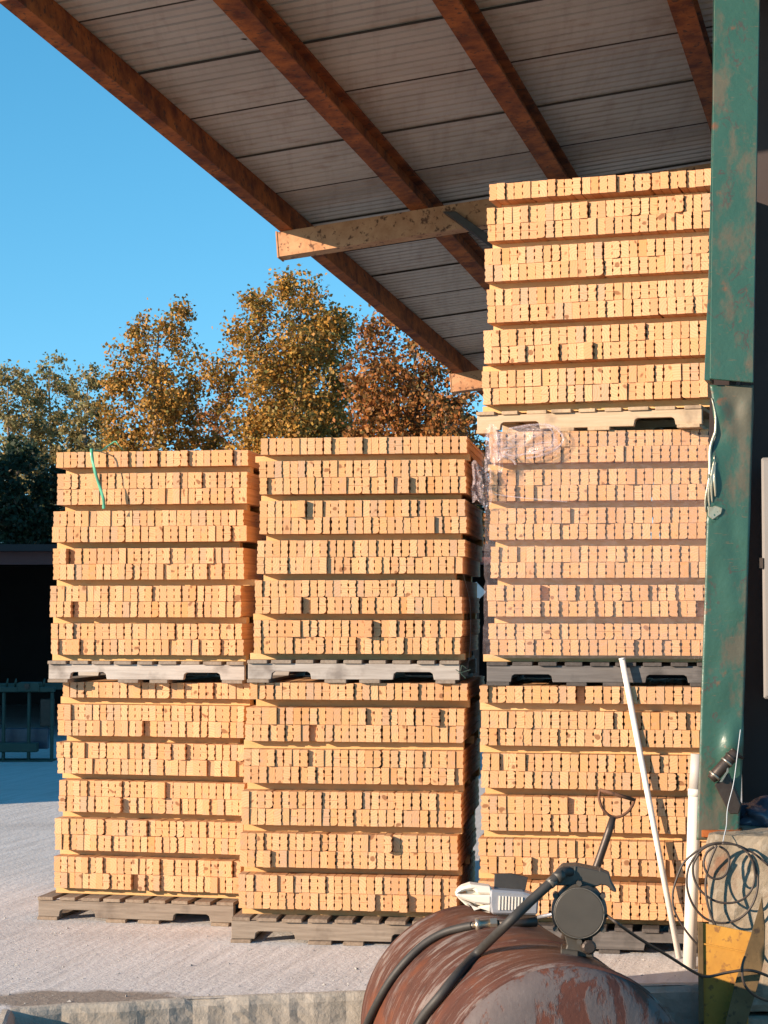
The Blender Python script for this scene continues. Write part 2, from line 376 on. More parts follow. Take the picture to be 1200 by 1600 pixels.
# ------------------------------------------------------------------ canopy roof over the stacks
def gdir(px, py): return ray(px, py).normalized()
e1 = gdir(1430, 1170)                                  # purlins run this way (away from the camera)
e2 = -gdir(-11900, 2245)                               # up the slope, to the right
e2 = (e2 - e1 * e2.dot(e1)).normalized(); en = e1.cross(e2)
if en.z < 0: en = -en
P0 = atY(437, 366, 13.0)                               # top corner of the near rafter's free end
def rp(a, b, c=0.0): return P0 + e1 * a + e2 * b + en * c
def plane_ab(px, py, c=0.0):
    q = atPlane(px, py, P0 + en * c, en) - P0; return q.dot(e1), q.dot(e2)
canopy = thing('canopy_roof', 'rusty steel canopy with grey ribbed roof sheets over the tall lumber stack', 'canopy', (P0.x, P0.y, 0))
cinv = Matrix.Translation(-Vector((P0.x, P0.y, 0)))
def cpart(name, me, mat):
    me.transform(cinv); return link(name, me, mat, canopy)
def ibeam(name, a, b, along, w_, h_, flg=0.010, web=0.008, up=en, kind='I'):
    """steel section between roof points a and b (top centre line)"""
    t = along.normalized(); s = up.cross(t).normalized()
    H = w_ / 2
    if kind == 'I':
        pr = [(-H, 0), (H, 0), (H, -flg), (web / 2, -flg), (web / 2, -h_ + flg), (H, -h_ + flg), (H, -h_), (-H, -h_), (-H, -h_ + flg), (-web / 2, -h_ + flg), (-web / 2, -flg), (-H, -flg)]
    elif kind == 'C2':      # channel, flat back to the near side
        s = -s if s.dot(e1) > 0 else s
        pr = [(H, 0), (-H, 0), (-H, -flg), (H - web, -flg), (H - web, -h_ + flg), (-H, -h_ + flg), (-H, -h_), (H, -h_)]
    else:
        pr = [(-H, 0), (H, 0), (H, -flg), (-H + web, -flg), (-H + web, -h_ + flg), (H, -h_ + flg), (H, -h_), (-H, -h_)]
    return prism_me(name, [a + s * x + up * y for x, y in pr], b - a)
A_NEAR, A_FAR = -4.25, 12.0
PUR_H = 0.165
eave_b = plane_ab(452, 364)[1]
bs = [eave_b]
for px, py in ((332, 0), (675, 0), (1042, 0)):
    bs.append(plane_ab(px, py, 0.0)[1] + 0.06)
sp = (bs[3] - bs[0]) / 3
bs = [bs[0], bs[1], bs[2], bs[3], bs[3] + sp, bs[3] + 2 * sp]
for i, b in enumerate(bs):
    if i == 0:
        me = ibeam('purlin', rp(A_NEAR, b, PUR_H), rp(A_FAR, b, PUR_H), e1, 0.09, PUR_H, kind='C')
    else:
        me = ibeam('purlin', rp(A_NEAR, b, PUR_H), rp(A_FAR, b, PUR_H), e1, 0.12, PUR_H, flg=0.013)
    cpart('purlin', me, M_RUST)
# rafters under the purlins
a2, b2 = plane_ab(706, 586)
for aa, b0 in ((0.0, 0.0), (a2, b2)):
    rb = cpart('rafter', ibeam('rafter', rp(aa, b0), rp(aa, bs[-1] + 0.3), e2, 0.11, 0.172, flg=0.006, kind='C2'), M_RAFTER)
    pl = obox_me('end_plate', rp(aa, b0 - 0.006, -0.086), e1, e2, en, 0.06, 0.005, 0.092); pl.transform(cinv)
    link('end_plate', pl, M_RAFTER, rb)
br_ = [atY(x, y, 12.55) for x, y in ((692, 330), (712, 330), (800, 392), (800, 408))]
cpart('dark_bar', prism_me('dark_bar', br_, Vector((0, 0.05, 0)), 0.003), M_DARKMETAL)  # dark diagonal bar in front of the near rafter
# ribbed sheets, each its own piece, lapping its neighbour
s_a = plane_ab(107, 22, PUR_H)[0]; s_b = plane_ab(470, 345, PUR_H)[0]
pitch = (s_b - s_a) / 5.0
b_lo, b_hi = eave_b - 0.07, bs[-1] + 0.4
a0 = s_a - pitch
while a0 - pitch > A_NEAR: a0 -= pitch
k = 0; x = max(a0, A_NEAR - 0.05)
while x < A_FAR:
    prof = []
    nr = 9
    for r_ in range(nr):
        c = (r_ + 0.0) / nr
        hgt = 0.022 if r_ % 3 == 0 else 0.012
        for du, dz in ((0.0, 0), (0.025 / nr * 4, hgt), (0.055 / nr * 4, hgt), (0.08 / nr * 4, 0)):
            prof.append(((c + du) * pitch, dz))
    prof.append((pitch + 0.012, -0.004 + 0.0))
    lift = 0.003 + 0.010 * (k % 2) + random.uniform(0, 0.003)
    v = []; f = []
    for b in (b_lo + random.uniform(-0.01, 0.01), b_hi):
        for u, dz in prof: v.append(rp(x + u, b, PUR_H + lift + dz))
    n = len(prof)
    for i in range(n - 1): f.append((i, i + 1, n + i + 1, n + i))
    me = mesh('roof_sheet', v, f)
    bm = bmesh.new(); bm.from_mesh(me); bmesh.ops.solidify(bm, geom=bm.faces, thickness=0.0012); bm.to_mesh(me); bm.free()
    # object space turned so that local y runs down the slope
    rs_ = cpart('roof_sheet', me, M_SHEET)
    lj = obox_me('lap_shade_strip', rp(x + 0.002, (b_lo + b_hi) / 2, PUR_H - 0.0005 + lift * 0.5), e1, e2, en, 0.0042, (b_hi - b_lo) / 2, 0.0035 + lift * 0.5); lj.transform(cinv)  # dark strip painted in for the shadow and dirt along each lap
    link('lap_shade_strip', lj, M_LAP, rs_)
    x += pitch; k += 1
print('roof', pitch, bs, a2, b2)

# hanging wire under the roof
wp = [atY(330, -5, 9.9), atY(358, 40, 10.0), atY(372, 58, 10.02), atY(386, 62, 10.05)]
tag(link('electric_wire', tube_me('electric_wire', smooth_path(wp), 0.004, 5), M_CABLE), 'thin dark wire end dangling beside the rusty purlin', 'wire')
wp = [atY(408, 18, 9.9), atY(470, 26, 9.9), atY(540, 27, 9.9), atY(600, 20, 9.9), atY(660, 8, 9.9), atY(700, -4, 9.9)]
tag(link('electric_wire', tube_me('electric_wire', smooth_path(wp), 0.003, 5), M_TWINE), 'pale thin wire sagging between two purlins under the roof', 'wire')

# ------------------------------------------------------------------ concrete pier and green post
YAW = R(15.5); bx = Vector((math.cos(YAW), -math.sin(YAW), 0)); by = Vector((math.sin(YAW), math.cos(YAW), 0)); bz = Vector((0, 0, 1))
PY = 8.45
pl_ = atY(1103, 1303, PY); PIER_TOP = pl_.z
pier = thing('concrete_pier', 'rough weathered concrete pier carrying the green steel post', 'pier', (pl_.x, pl_.y, LOW), -YAW)
def rough_block(name, x0, x1, y0, y1, z0, z1, amp=0.008, seed=0, step=0.04):
    bm = bmesh.new()
    nx = max(2, int((x1 - x0) / step)); ny = max(2, int((y1 - y0) / step)); nz = max(2, int((z1 - z0) / step))
    vs = {}
    def V(i, j, k):
        if (i, j, k) not in vs:
            p = Vector((x0 + (x1 - x0) * i / nx, y0 + (y1 - y0) * j / ny, z0 + (z1 - z0) * k / nz))
            q = p * 11 + Vector((seed, seed, seed)); q2 = p * 37
            d = Vector((mnoise.noise(q), mnoise.noise(q + Vector((9, 0, 0))), mnoise.noise(q + Vector((0, 9, 0))))) * amp
            d += Vector((mnoise.noise(q2), mnoise.noise(q2 + Vector((9, 0, 0))), mnoise.noise(q2 + Vector((0, 9, 0))))) * amp * 0.5
            onb = (i in (0, nx)) + (j in (0, ny)) + (k in (0, nz))
            if onb >= 2:
                c = Vector(((x0 + x1) / 2, (y0 + y1) / 2, (z0 + z1) / 2)); d += (c - p).normalized() * 0.012 * (1 + mnoise.noise(p * 6))
            vs[(i, j, k)] = bm.verts.new(p + d)
        return vs[(i, j, k)]
    for i in range(nx):
        for j in range(ny):
            for k in (0, nz): bm.faces.new((V(i, j, k), V(i + 1, j, k), V(i + 1, j + 1, k), V(i, j + 1, k)))
        for k in range(nz):
            for j in (0, ny): bm.faces.new((V(i, j, k), V(i + 1, j, k), V(i + 1, j, k + 1), V(i, j, k + 1)))
    for j in range(ny):
        for k in range(nz):
            for i in (0, nx): bm.faces.new((V(i, j, k), V(i, j + 1, k), V(i, j + 1, k + 1), V(i, j, k + 1)))
    bmesh.ops.recalc_face_normals(bm, faces=bm.faces)
    me = bpy.data.meshes.new(name); bm.to_mesh(me); bm.free(); return me
ph = PIER_TOP - LOW
jz = atY(1180, 1583, PY).z - LOW
link('pier_block', rough_block('pier_block', 0, 2.2, 0, 0.95, jz + 0.008, ph, 0.010, 1), M_PIER, pier)
link('footing_block', rough_block('footing_block', -0.02, 2.25, -0.03, 0.98, -0.02, jz, 0.010, 5), M_PIER, pier)

post = thing('green_steel_post', 'dented green painted steel post with rust patches standing on the pier', 'post', (0, 0, 0))
UPY, LOY = 8.56, 8.62
up_pts = [atY(1117, -60, UPY), atY(1187, -60, UPY), atY(1187, 0, UPY), atY(1177, 598, UPY), atY(1109, 592, UPY), atY(1116, 0, UPY)]
# carried up to the roof
up_pts[0].z = up_pts[1].z = 4.95
link('upper_plate', prism_me('upper_plate', up_pts, by * 0.022, 0.003), M_GREEN, post)
rt = [atY(1116, -60, UPY), atY(1117.5, -60, UPY), atY(1109.5, 594, UPY), atY(1100, 594, UPY), atY(1107, 420, UPY), atY(1113, 150, UPY)]
rt[0].z = rt[1].z = 4.95
fl = [p + by * 0.006 for p in rt]
link('left_flange', prism_me('left_flange', fl, by * 0.16 - bx * 0.0, 0.002), M_GREEN, post)
# lower plate: gridded, crumpled along its left edge
lpx = [(602, 1109), (625, 1113), (657, 1116), (676, 1117.5), (701, 1111), (731, 1107), (760, 1105), (783, 1103.5), (820, 1104), (950, 1100), (1100, 1095), (1200, 1092), (1312, 1088)]
rpx = [(602, 1177), (820, 1171), (1100, 1162), (1312, 1154)]
def itp(tab, y):
    for (a, xa), (b, xb) in zip(tab[:-1], tab[1:]):
        if a <= y <= b: return xa + (xb - xa) * (y - a) / (b - a)
    return tab[-1][1]
NV, NU = 150, 16
v = []; f = []
for i in range(NV + 1):
    y = 602 + (1312 - 602) * i / NV
    for j in range(NU + 1):
        u = j / NU; px = itp(lpx, y) * (1 - u) + itp(rpx, y) * u
        p = atY(px, y, LOY)
        crum = math.exp(-((y - 745) / 34) ** 2) * math.exp(-(u / 0.16) ** 2)
        dent = math.exp(-((y - 800) / 16) ** 2) * math.exp(-((u - 0.15) / 0.15) ** 2)
        d = -0.012 * math.exp(-((y - 690) / 18) ** 2) * math.exp(-(u / 0.3) ** 2)
        d += crum * (0.014 + 0.007 * math.sin(u * 70 + y * .12) + 0.003 * math.sin(y * .5)) + dent * 0.010 * math.sin(u * 26 + y * .3)
        d += 0.006 * mnoise.noise(Vector((u * 2.5, y / 70, 3))) + 0.010 * math.exp(-((y - 640) / 20) ** 2) * math.sin(u * 9)
        d += 0.028 * math.exp(-((y - 1165) / 26) ** 2) * math.exp(-((u - 0.75) / 0.22) ** 2)
        v.append(p - by * d)
for i in range(NV):
    for j in range(NU): f.append((i * (NU + 1) + j, (i + 1) * (NU + 1) + j, (i + 1) * (NU + 1) + j + 1, i * (NU + 1) + j + 1))
me = mesh('lower_plate', v, f); bm = bmesh.new(); bm.from_mesh(me); bmesh.ops.recalc_face_normals(bm, faces=bm.faces)
bmesh.ops.solidify(bm, geom=bm.faces, thickness=0.012); bm.to_mesh(me); bm.free(); me.shade_smooth()
link('lower_plate', me, M_GREEN, post)
M_GLINT = m_plain('crumple_glint', (0.52, 0.47, 0.34), (0.34, 0.32, 0.24), 40, 0.32, 0.5, 0.3, 90, 0.003)  # pale metal strips and patch stand in for highlights on the crumpled edge
for q_, (x0_, ya, yb, ph_) in enumerate(((0.5, 622, 800, 0.0), (5.0, 712, 792, 1.3), (8.5, 722, 785, 2.1), (12.0, 728, 776, 3.3))):
    pts = [atY(itp(lpx, y) + x0_ + 2.2 * math.sin(y * .07 + ph_), y, LOY - 0.014 - 0.012 * math.exp(-((y - 750) / 30) ** 2)) for y in np.linspace(ya, yb, 24)]
    link('glint_ridge', tube_me('glint_ridge', pts, [0.0035 + 0.004 * math.sin(math.pi * i / 23) for i in range(24)], 6), M_GLINT, post)
sc_ = [(1106, 793), (1118, 790), (1129, 794), (1127, 803), (1114, 812), (1106, 806)]
link('glint_patch', prism_me('glint_patch', [atY(x, y, LOY - 0.022 + 0.004 * (i % 2)) for i, (x, y) in enumerate(sc_)], by * 0.012, 0.003), M_GLINT, post)
# web and rear flange of the column behind the plates
c0 = atY(1143, 900, LOY)
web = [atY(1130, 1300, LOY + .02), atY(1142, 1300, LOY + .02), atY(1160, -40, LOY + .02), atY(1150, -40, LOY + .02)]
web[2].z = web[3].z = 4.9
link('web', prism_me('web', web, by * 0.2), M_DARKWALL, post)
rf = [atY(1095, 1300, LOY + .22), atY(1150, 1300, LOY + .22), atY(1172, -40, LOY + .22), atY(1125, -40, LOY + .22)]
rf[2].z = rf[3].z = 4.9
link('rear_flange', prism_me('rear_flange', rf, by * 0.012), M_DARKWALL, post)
bp = atY(1128, 1303, LOY)
link('base_plate', obox_me('base_plate', bp + by * 0.10 + Vector((-.0, 0, 0.004)), bx, by, bz, 0.085, 0.15, 0.016, 0.003), M_RUST, post)

# winch bracket hanging on the post
wb = thing('strap_winch', 'dark greasy strap winch bracket hanging low on the green post', 'winch', tuple(atY(1128, 1225, 8.5)))
wi = Matrix.Translation(-wb.location)
def wpart(name, me, mat): me.transform(wi); return link(name, me, mat, wb)
WY = 8.52
a, b = atY(1151, 1174, WY), atY(1111, 1218, WY)
wpart('spool', tube_me('spool', [a, a.lerp(b, .1), a.lerp(b, .9), b], [0.018, 0.026, 0.026, 0.02], 14), M_DARKMETAL)
for t in (0.22, 0.38, 0.86):
    c = a.lerp(b, t); d = (b - a).normalized(); wpart('collar', tube_me('collar', [c - d * .005, c + d * .005], 0.030, 14), M_BRASS if t > .3 else M_DARKMETAL)
ch = [atY(1116, 1226, WY), atY(1138, 1208, WY), atY(1158, 1258, WY), atY(1154, 1272, WY), atY(1140, 1272, WY)]
wpart('channel', prism_me('channel', ch, by * 0.045, 0.004), M_DARKMETAL)
tg = [atY(1137, 1190, WY - .02), atY(1138.5, 1205, WY - .02), atY(1128, 1222, WY - .02), atY(1124, 1222, WY - .02), atY(1135, 1205, WY - .02)]
wpart('latch', prism_me('latch', tg, by * 0.01), M_BRASS)
wpart('bolt', tube_me('bolt', [atY(1143, 1170, WY), atY(1150, 1180, WY), atY(1160, 1184, WY + .05)], 0.008, 8), M_DARKMETAL)
tag(link('hanging_twine', tube_me('hanging_twine', smooth_path([atY(1157, 1140, 8.5), atY(1152, 1180, 8.48), atY(1146, 1225, 8.47), atY(1137, 1262, 8.46), atY(1135, 1290, 8.42), atY(1132, 1303, 8.40), atY(1129, 1318, 8.37)]), 0.002, 5), M_TWINE),
    'pale twine tied round the cable coil and hung from the post', 'twine')

# dark shed interior to the right of the post
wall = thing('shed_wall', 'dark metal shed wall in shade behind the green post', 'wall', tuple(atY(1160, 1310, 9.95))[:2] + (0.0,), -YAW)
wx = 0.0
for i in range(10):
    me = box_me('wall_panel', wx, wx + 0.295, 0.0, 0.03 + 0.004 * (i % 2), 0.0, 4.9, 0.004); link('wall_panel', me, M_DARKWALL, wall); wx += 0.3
cb = atY(1193, 1092, 9.38); ct = atY(1194, 715, 9.38)
cab = thing('metal_cabinet', 'pale grey metal cabinet fixed to the dark shed wall', 'cabinet', tuple(cb), -YAW)
hh = ct.z - cb.z
link('case', box_me('case', 0, 0.6, 0.0, 0.72, 0, hh, 0.008), M_CAB, cab)
link('door', box_me('door', 0.01, 0.59, -0.012, 0.0, 0.012, hh - 0.012, 0.004), M_CAB, cab)
link('hinge', box_me('hinge', -0.012, 0.006, -0.016, 0.004, hh * .54, hh * .54 + 0.05), M_DARKMETAL, cab)
# crumpled plastic on the pier
bm = bmesh.new(); bmesh.ops.create_icosphere(bm, subdivisions=4, radius=1)
for q in bm.verts:
    n_ = 1 + 0.35 * mnoise.noise(q.co * 2.3) + 0.22 * abs(mnoise.noise(q.co * 5.5)); q.co *= n_
    q.co = Vector((q.co.x * 0.16, q.co.y * 0.10, max(q.co.z, -0.4) * 0.085))
me = bpy.data.meshes.new('plastic_sheet'); bm.to_mesh(me); bm.free(); me.shade_smooth()
o = link('plastic_sheet', me, M_BLUEBAG); pp = atY(1208, 1296, 8.82); o.location = (pp.x, pp.y, PIER_TOP + 0.033)
tag(o, 'crumpled dark blue plastic sheet lying on the concrete pier', 'plastic sheet')

# ================================================================== pallets and lumber bundles
BW, BH, BL = 0.0405, 0.086, 1.15
def board_profile(rs):
    """outline of a milled board end, grooves on both edges; list of closed loops (two when the piece is a pair)"""
    g = rs.uniform(0.0023, 0.0040); W = BW - rs.uniform(0.0004, 0.0022); H = BH - 0.0008
    jl = rs.uniform(0, 0.0012)
    def side(z0, z1, sgn, on):
        out = [(0.0, z0)]
        if on:
            for a, b in ((0.20, 0.385), (0.615, 0.80)):
                a += rs.uniform(-.02, .02); b += rs.uniform(-.02, .02)
                a *= BH; b *= BH
                if a > z0 and b < z1:
                    d = g * rs.uniform(0.75, 1.2); out += [(0.0, a), (d, a + .001), (d, b - .001), (0.0, b)]
        else:
            out += [(0.0006, (z0 + z1) / 2)]
        out.append((0.0, z1)); return out
    loops = []
    split = rs.random() < 0.38
    ranges = [(0.0, H / 2 - 0.0006), (H / 2 + 0.0006, H)] if split else [(0.0, H)]
    l_on = rs.random() < 0.86; r_on = rs.random() < 0.86
    wane = rs.random()
    for q, (z0, z1) in enumerate(ranges):
        L = [(jl + d, z) for d, z in side(z0, z1, -1, l_on)]
        Rr = [(W - d, z) for d, z in side(z0, z1, 1, r_on)]
        loop = L[::-1] + Rr                               # left edge downwards, then right edge upwards
        if wane < 0.11:
            r = rs.uniform(0.010, 0.026); c = rs.choice((0, 1, 2, 3)) if not split else (0 if q == 0 else 2) + rs.choice((0, 1))
            nl = []
            for (x, z) in loop:
                lim = (z < z0 + r) if c < 2 else (z > z1 - r)
                if lim and ((x < W / 2) == (c % 2 == 0)):
                    continue
                nl.append((x, z))
            arc = []
            for k in range(5):
                t = k / 4 * math.pi / 2
                cx = jl + r if c % 2 == 0 else W - r; cz = z0 + r if c < 2 else z1 - r
                sx = -1 if c % 2 == 0 else 1; sz = -1 if c < 2 else 1
                arc.append((cx + sx * r * math.cos(t), cz + sz * r * math.sin(t)))
            pts = nl + arc; mx = sum(p[0] for p in pts) / len(pts); mz = sum(p[1] for p in pts) / len(pts)
            # order by walking: insert the arc where it belongs
            if c == 0:   # lower left: left edge comes down, so arc goes after last left point
                k = max(i for i, p in enumerate(nl) if p[0] < W / 2) + 1; loop = nl[:k] + arc + nl[k:]
            elif c == 1:
                k = max([i for i, p in enumerate(nl) if p[0] < W / 2]) + 1; loop = nl[:k] + arc[::-1] + nl[k:]
            elif c == 2: loop = arc[::-1] + nl
            else: loop = nl + arc
        loops.append(loop)
    return loops
def board_mesh(i):
    rs = random.Random(100 + i); v = []; f = []
    skew = rs.uniform(-0.002, 0.002)
    for loop in board_profile(rs):
        n = len(loop); o = len(v)
        v += [(x, skew * (z / BH - .5) + 0.0, z) for x, z in loop] + [(x, BL, z) for x, z in loop]
        f += [tuple(range(o, o + n)), tuple(range(o + 2 * n - 1, o + n - 1, -1))] + [(o + k, o + n + k, o + n + (k + 1) % n, o + (k + 1) % n) for k in range(n)]
    return fix(mesh('board', v, f))
BOARDS = [board_mesh(i) for i in range(26)]
BOARDS_P = []
for m_ in BOARDS:
    c_ = m_.copy(); c_.materials.append(M_BOARD2); BOARDS_P.append(c_); m_.materials.append(M_BOARD)

STICK = []
for i in range(6):
    rs = random.Random(i); me = box_me('sticker', 0, 1.0, 0, 0.075, 0, 1.0)     # scaled to size
    for q in me.vertices: q.co.z += rs.uniform(-0.02, 0.02) if q.co.z > .5 else 0
    me.materials.append(M_STICK); STICK.append(me)

def stringer_mesh(L, h):
    n = []
    for a, b in ((0.12, 0.33), (L - 0.34, L - 0.13)):
        n += [(a, 0), (a + .006, 0.030), (a + 0.02, 0.039), (b - 0.02, 0.039), (b - .006, 0.030), (b, 0)]
    pts = [(0, 0)] + n + [(L, 0), (L, h), (0, h)]
    return prism_me('stringer', [Vector((x, 0, z)) for x, z in pts], Vector((0, 0.038, 0)), 0.002)
PAL_H = 0.125
def make_pallet(label, P, yaw, L, D, mat, mat_deck, seed, h=PAL_H):
    rs = random.Random(seed)
    t = thing('pallet', label, 'pallet', tuple(P), -yaw, 'pallets under the lumber stacks')
    db = 0.018; sh = h - 2 * db
    sm = stringer_mesh(L, sh); sm.materials.append(mat)
    for y in (0.012, D / 2 - .02, D - 0.05):
        s = link('stringer', sm, None, t); s.location = (0, y, db)
    nb = 9; wv = 0.095
    for i in range(nb):
        w_ = wv + rs.uniform(-0.012, 0.010); x = (L - w_) * i / (nb - 1)
        me = box_me('deck_board', 0, w_, 0, D, 0, db, 0.002); me.materials.append(mat_deck)
        o = link('deck_board', me, None, t); o.location = (x, rs.uniform(-0.012, 0.010), h - db + rs.uniform(-.001, .0005)); o.rotation_euler = (0, 0, rs.uniform(-.012, .012))
    for i, x in enumerate((0.0, 0.40, 0.58, L - 0.10)):
        me = box_me('bottom_board', 0, 0.10 + rs.uniform(0, .02), 0, D, 0, db, 0.002); me.materials.append(mat_deck)
        o = link('bottom_board', me, None, t); o.location = (min(x, L - 0.12), rs.uniform(-.02, .0), 0)
    return t

def make_bundle(label, P, yaw, n, pit, stk, lean, seed, meshes, out_p=0.012, out_amt=0.05, xj=0.010, split=(), top=1, hs=1.0):
    """P front-left-bottom corner (top of the pallet); 5 double tiers and one single tier on top, stickers between"""
    rs = random.Random(seed)
    t = thing('lumber_bundle', label, 'lumber stack', tuple(P), -yaw, 'bundles of milled pine boards')
    z = 0.0; wtot = n * pit
    for tier in range(6):
        xo = lean * z + rs.uniform(-xj, xj) + split_dx(split, tier); yo = rs.uniform(-0.006, 0.006)
        # stickers
        for q, y in enumerate((rs.choice((0.07, 0.09, 0.10, 0.115, 0.125)), BL / 2 - .03, BL - 0.12)):
            for piece in ((0.0, 1.0),):
                s = link('sticker', rs.choice(STICK), None, t)
                x0 = xo + rs.uniform(-0.02, 0.035) + (rs.uniform(-0.05, 0) if rs.random() < .25 else 0)
                x1 = xo + wtot + rs.uniform(-0.05, 0.02) + (0.05 if rs.random() < .15 else 0)
                s.scale = (x1 - x0, 1.0, stk); s.location = (x0, y + rs.uniform(-.006, .006), z)
                s.rotation_euler = (0, 0, rs.uniform(-.008, .008))
        z += stk
        rows = top if tier == 5 else 2
        for r_ in range(rows):
            x = xo + rs.uniform(-.004, .004)
            tilt = 0.0
            for c in range(n):
                b = link('board', rs.choice(meshes), None, t)
                sx = pit / BW * rs.uniform(0.975, 1.0)
                dy = rs.gauss(0, 0.0055)
                u = rs.random()
                if u < out_p: dy = -rs.uniform(0.4, 1.0) * out_amt
                elif u < out_p + 0.004: dy = rs.uniform(0.02, 0.06)
                b.location = (x, yo + dy, z + rs.uniform(0, 0.0007)); b.scale = (sx, 1 + rs.uniform(-.004, .004), hs * rs.uniform(0.982, 1.0))
                if rs.random() < .35: b.rotation_euler = (0, rs.gauss(0, 0.006), rs.gauss(0, .0012))
                x += pit + rs.gauss(0, 0.0004) + (rs.uniform(.001, .0045) if rs.random() < .14 else 0) - .00025
            z += BH * hs
    return t, z
def split_dx(split, tier): return split[tier] if tier < len(split) else 0.0

GREYP = m_oldwood('pallet_grey', (0.34, 0.30, 0.265), (0.50, 0.455, 0.41))
GREYD = m_oldwood('pallet_grey_deck', (0.22, 0.17, 0.13), (0.34, 0.28, 0.22), along='Y')
BROWNP = m_oldwood('pallet_brown_grey', (0.19, 0.15, 0.115), (0.30, 0.245, 0.195))
BROWND = m_oldwood('pallet_brown_deck', (0.20, 0.145, 0.10), (0.33, 0.255, 0.19), along='Y')
TANP = m_oldwood('pallet_tan', (0.47, 0.34, 0.215), (0.58, 0.44, 0.30))
TAND = m_oldwood('pallet_tan_deck', (0.40, 0.28, 0.17), (0.52, 0.38, 0.25), along='Y')
BLKP = m_oldwood('pallet_charcoal', (0.105, 0.095, 0.09), (0.17, 0.155, 0.145), (0.03, 0.028, 0.026))
BLKD = m_oldwood('pallet_charcoal_deck', (0.07, 0.06, 0.055), (0.12, 0.105, 0.095), (0.03, 0.025, 0.02), along='Y')

def fx(yaw): return Vector((math.cos(yaw), -math.sin(yaw), 0)), Vector((math.sin(yaw), math.cos(yaw), 0))
TOPS = {}
def column(specs):
    z = 0.0
    for s in specs:
        ax, ay = fx(s['yaw'])
        p = atY(s['px'], 950, s['Y']); p.z = z                         # front-left corner of the boards
        pp = p + ax * s.get('pdx', 0.0) - ay * s.get('pfront', 0.01)
        make_pallet(s['plabel'], pp, s['yaw'] + s.get('pyaw', 0), s['pL'], s.get('pD', 1.10), s['pm'], s['pd'], s['seed'] + 50, s.get('ph', PAL_H))
        zb = z + s.get('ph', PAL_H)
        t, h = make_bundle(s['label'], (p.x, p.y, zb), s['yaw'], s['n'], s['pit'], s['stk'], s['lean'], s['seed'], s.get('m', BOARDS), s.get('out', 0.012), s.get('amt', 0.04), split=s.get('split', ()), top=s.get('top', 1), hs=s.get('hs', 1.0))
        z = zb + h; TOPS[s['key']] = (t, z, p, ax, ay)
column([
    dict(key='L0', px=91, Y=10.66, yaw=R(12), n=26, pit=0.0412, stk=0.037, lean=0.012, seed=1, pdx=-0.07, pfront=0.09, pL=1.11, pm=BROWNP, pd=BROWND, ph=0.125, out=0.022, amt=0.055, split=(-0.005, -0.01, 0, 0, 0, 0.01),
         plabel='weathered brown pallet with open deck slats under the dock-side end bundle', label='pine board bundle with protruding board ends at the bottom of the end stack'),
    dict(key='L1', px=78, Y=10.56, yaw=R(9), n=26, pit=0.0414, stk=0.0335, lean=0.028, seed=2, pdx=-0.005, pfront=0.008, pL=1.10, pm=GREYP, pd=GREYD, ph=0.118,
         plabel='bleached grey pallet on top of the bottom bundle of the end stack', label='pine board bundle with a loose green strap on its top'),
])
column([
    dict(key='M0', px=374, Y=9.90, yaw=R(7.3), n=27, pit=0.0417, stk=0.041, lean=0.045, seed=3, pdx=-0.03, pfront=0.035, pL=1.16, pm=BROWNP, pd=BROWND, ph=0.126,
         plabel='grey brown pallet on the ground under the middle stack', label='pine board bundle at the bottom of the middle stack behind the tank'),
    dict(key='M1', px=398, Y=9.88, yaw=R(7.3), n=26, pit=0.0409, stk=0.0325, lean=0.026, seed=4, pdx=-0.035, pfront=0.008, pL=1.09, pm=GREYP, pd=GREYD, ph=0.116, out=0.015,
         plabel='grey pallet holding up the top bundle of the middle stack', label='pine board bundle on top of the middle stack below the autumn trees'),
])
column([
    dict(key='R0', px=746, Y=9.68, yaw=R(9.5), n=26, pit=0.0440, stk=0.040, lean=0.016, seed=5, pdx=0.02, pfront=0.02, pL=1.14, pm=BLKP, pd=BLKD, ph=0.125, m=BOARDS,
         plabel='dark grey pallet on the ground behind the white pipe and pole', label='pine board bundle at the foot of the tall stack behind the leaning pole'),
    dict(key='R1', px=762, Y=9.68, yaw=R(8), n=25, pit=0.0449, stk=0.0345, out=0.0, top=2, hs=0.925, lean=0.018, seed=6, pdx=-0.005, pfront=0.008, pL=1.13, pm=BLKP, pd=BLKD, ph=0.118,
         plabel='charcoal pallet with two black fork notches under the film wrapped bundle', label='pine board bundle wrapped in clear stretch film in the tall stack'),
    dict(key='R2', px=755, Y=9.80, yaw=R(18), n=26, pit=0.0442, stk=0.0385, lean=0.036, seed=8, pdx=-0.03, pfront=0.012, pL=1.15, pm=TANP, pd=TAND, ph=0.112, m=BOARDS_P, out=0.008,
         plabel='light tan pallet resting on the film wrapped bundle', label='pale pine board bundle on top of the tall stack just under the roof'),
])
for k_, (t, z, p, ax, ay) in TOPS.items(): print(k_, round(z, 3), tuple(round(c, 2) for c in p))

# ------------------------------------------------------------------ stretch film on the wrapped bundle, straps
def m_film(name, a0, a1, sc=9):
    k = NT(name); v = k.coord()
    rn = k.math('ABSOLUTE', k.math('SUBTRACT', k.noise(k.mapping(v, (1, 1, 2.2)), sc, 3, 0.55, 1.2), 0.5))
    al = k.math('ADD', a0, k.math('MULTIPLY', k.math('SUBTRACT', 1.0, k.step(rn, 0.0, 0.045)), a1))
    k.put(al, k.b.inputs['Alpha'])
    k.bump(k.noise(k.mapping(v, (1, 1, 2.2)), sc * 1.6, 3, 0.5, 0.8), 0.5, 0.01)
    return k.done((0.80, 0.66, 0.68), 0.12, 0.0, 0.6)
M_FILM = m_film('clear_stretch_film', 0.06, 0.05)
M_FILM2 = m_film('bunched_stretch_film', 0.16, 0.30, 22)
tW, zW, pW, axW, ayW = TOPS['R1']
z0 = tW.location.z + 0.02; hW = zW - z0 - 0.012; W_ = 25 * 0.0449 + 0.03
lean = 0.018
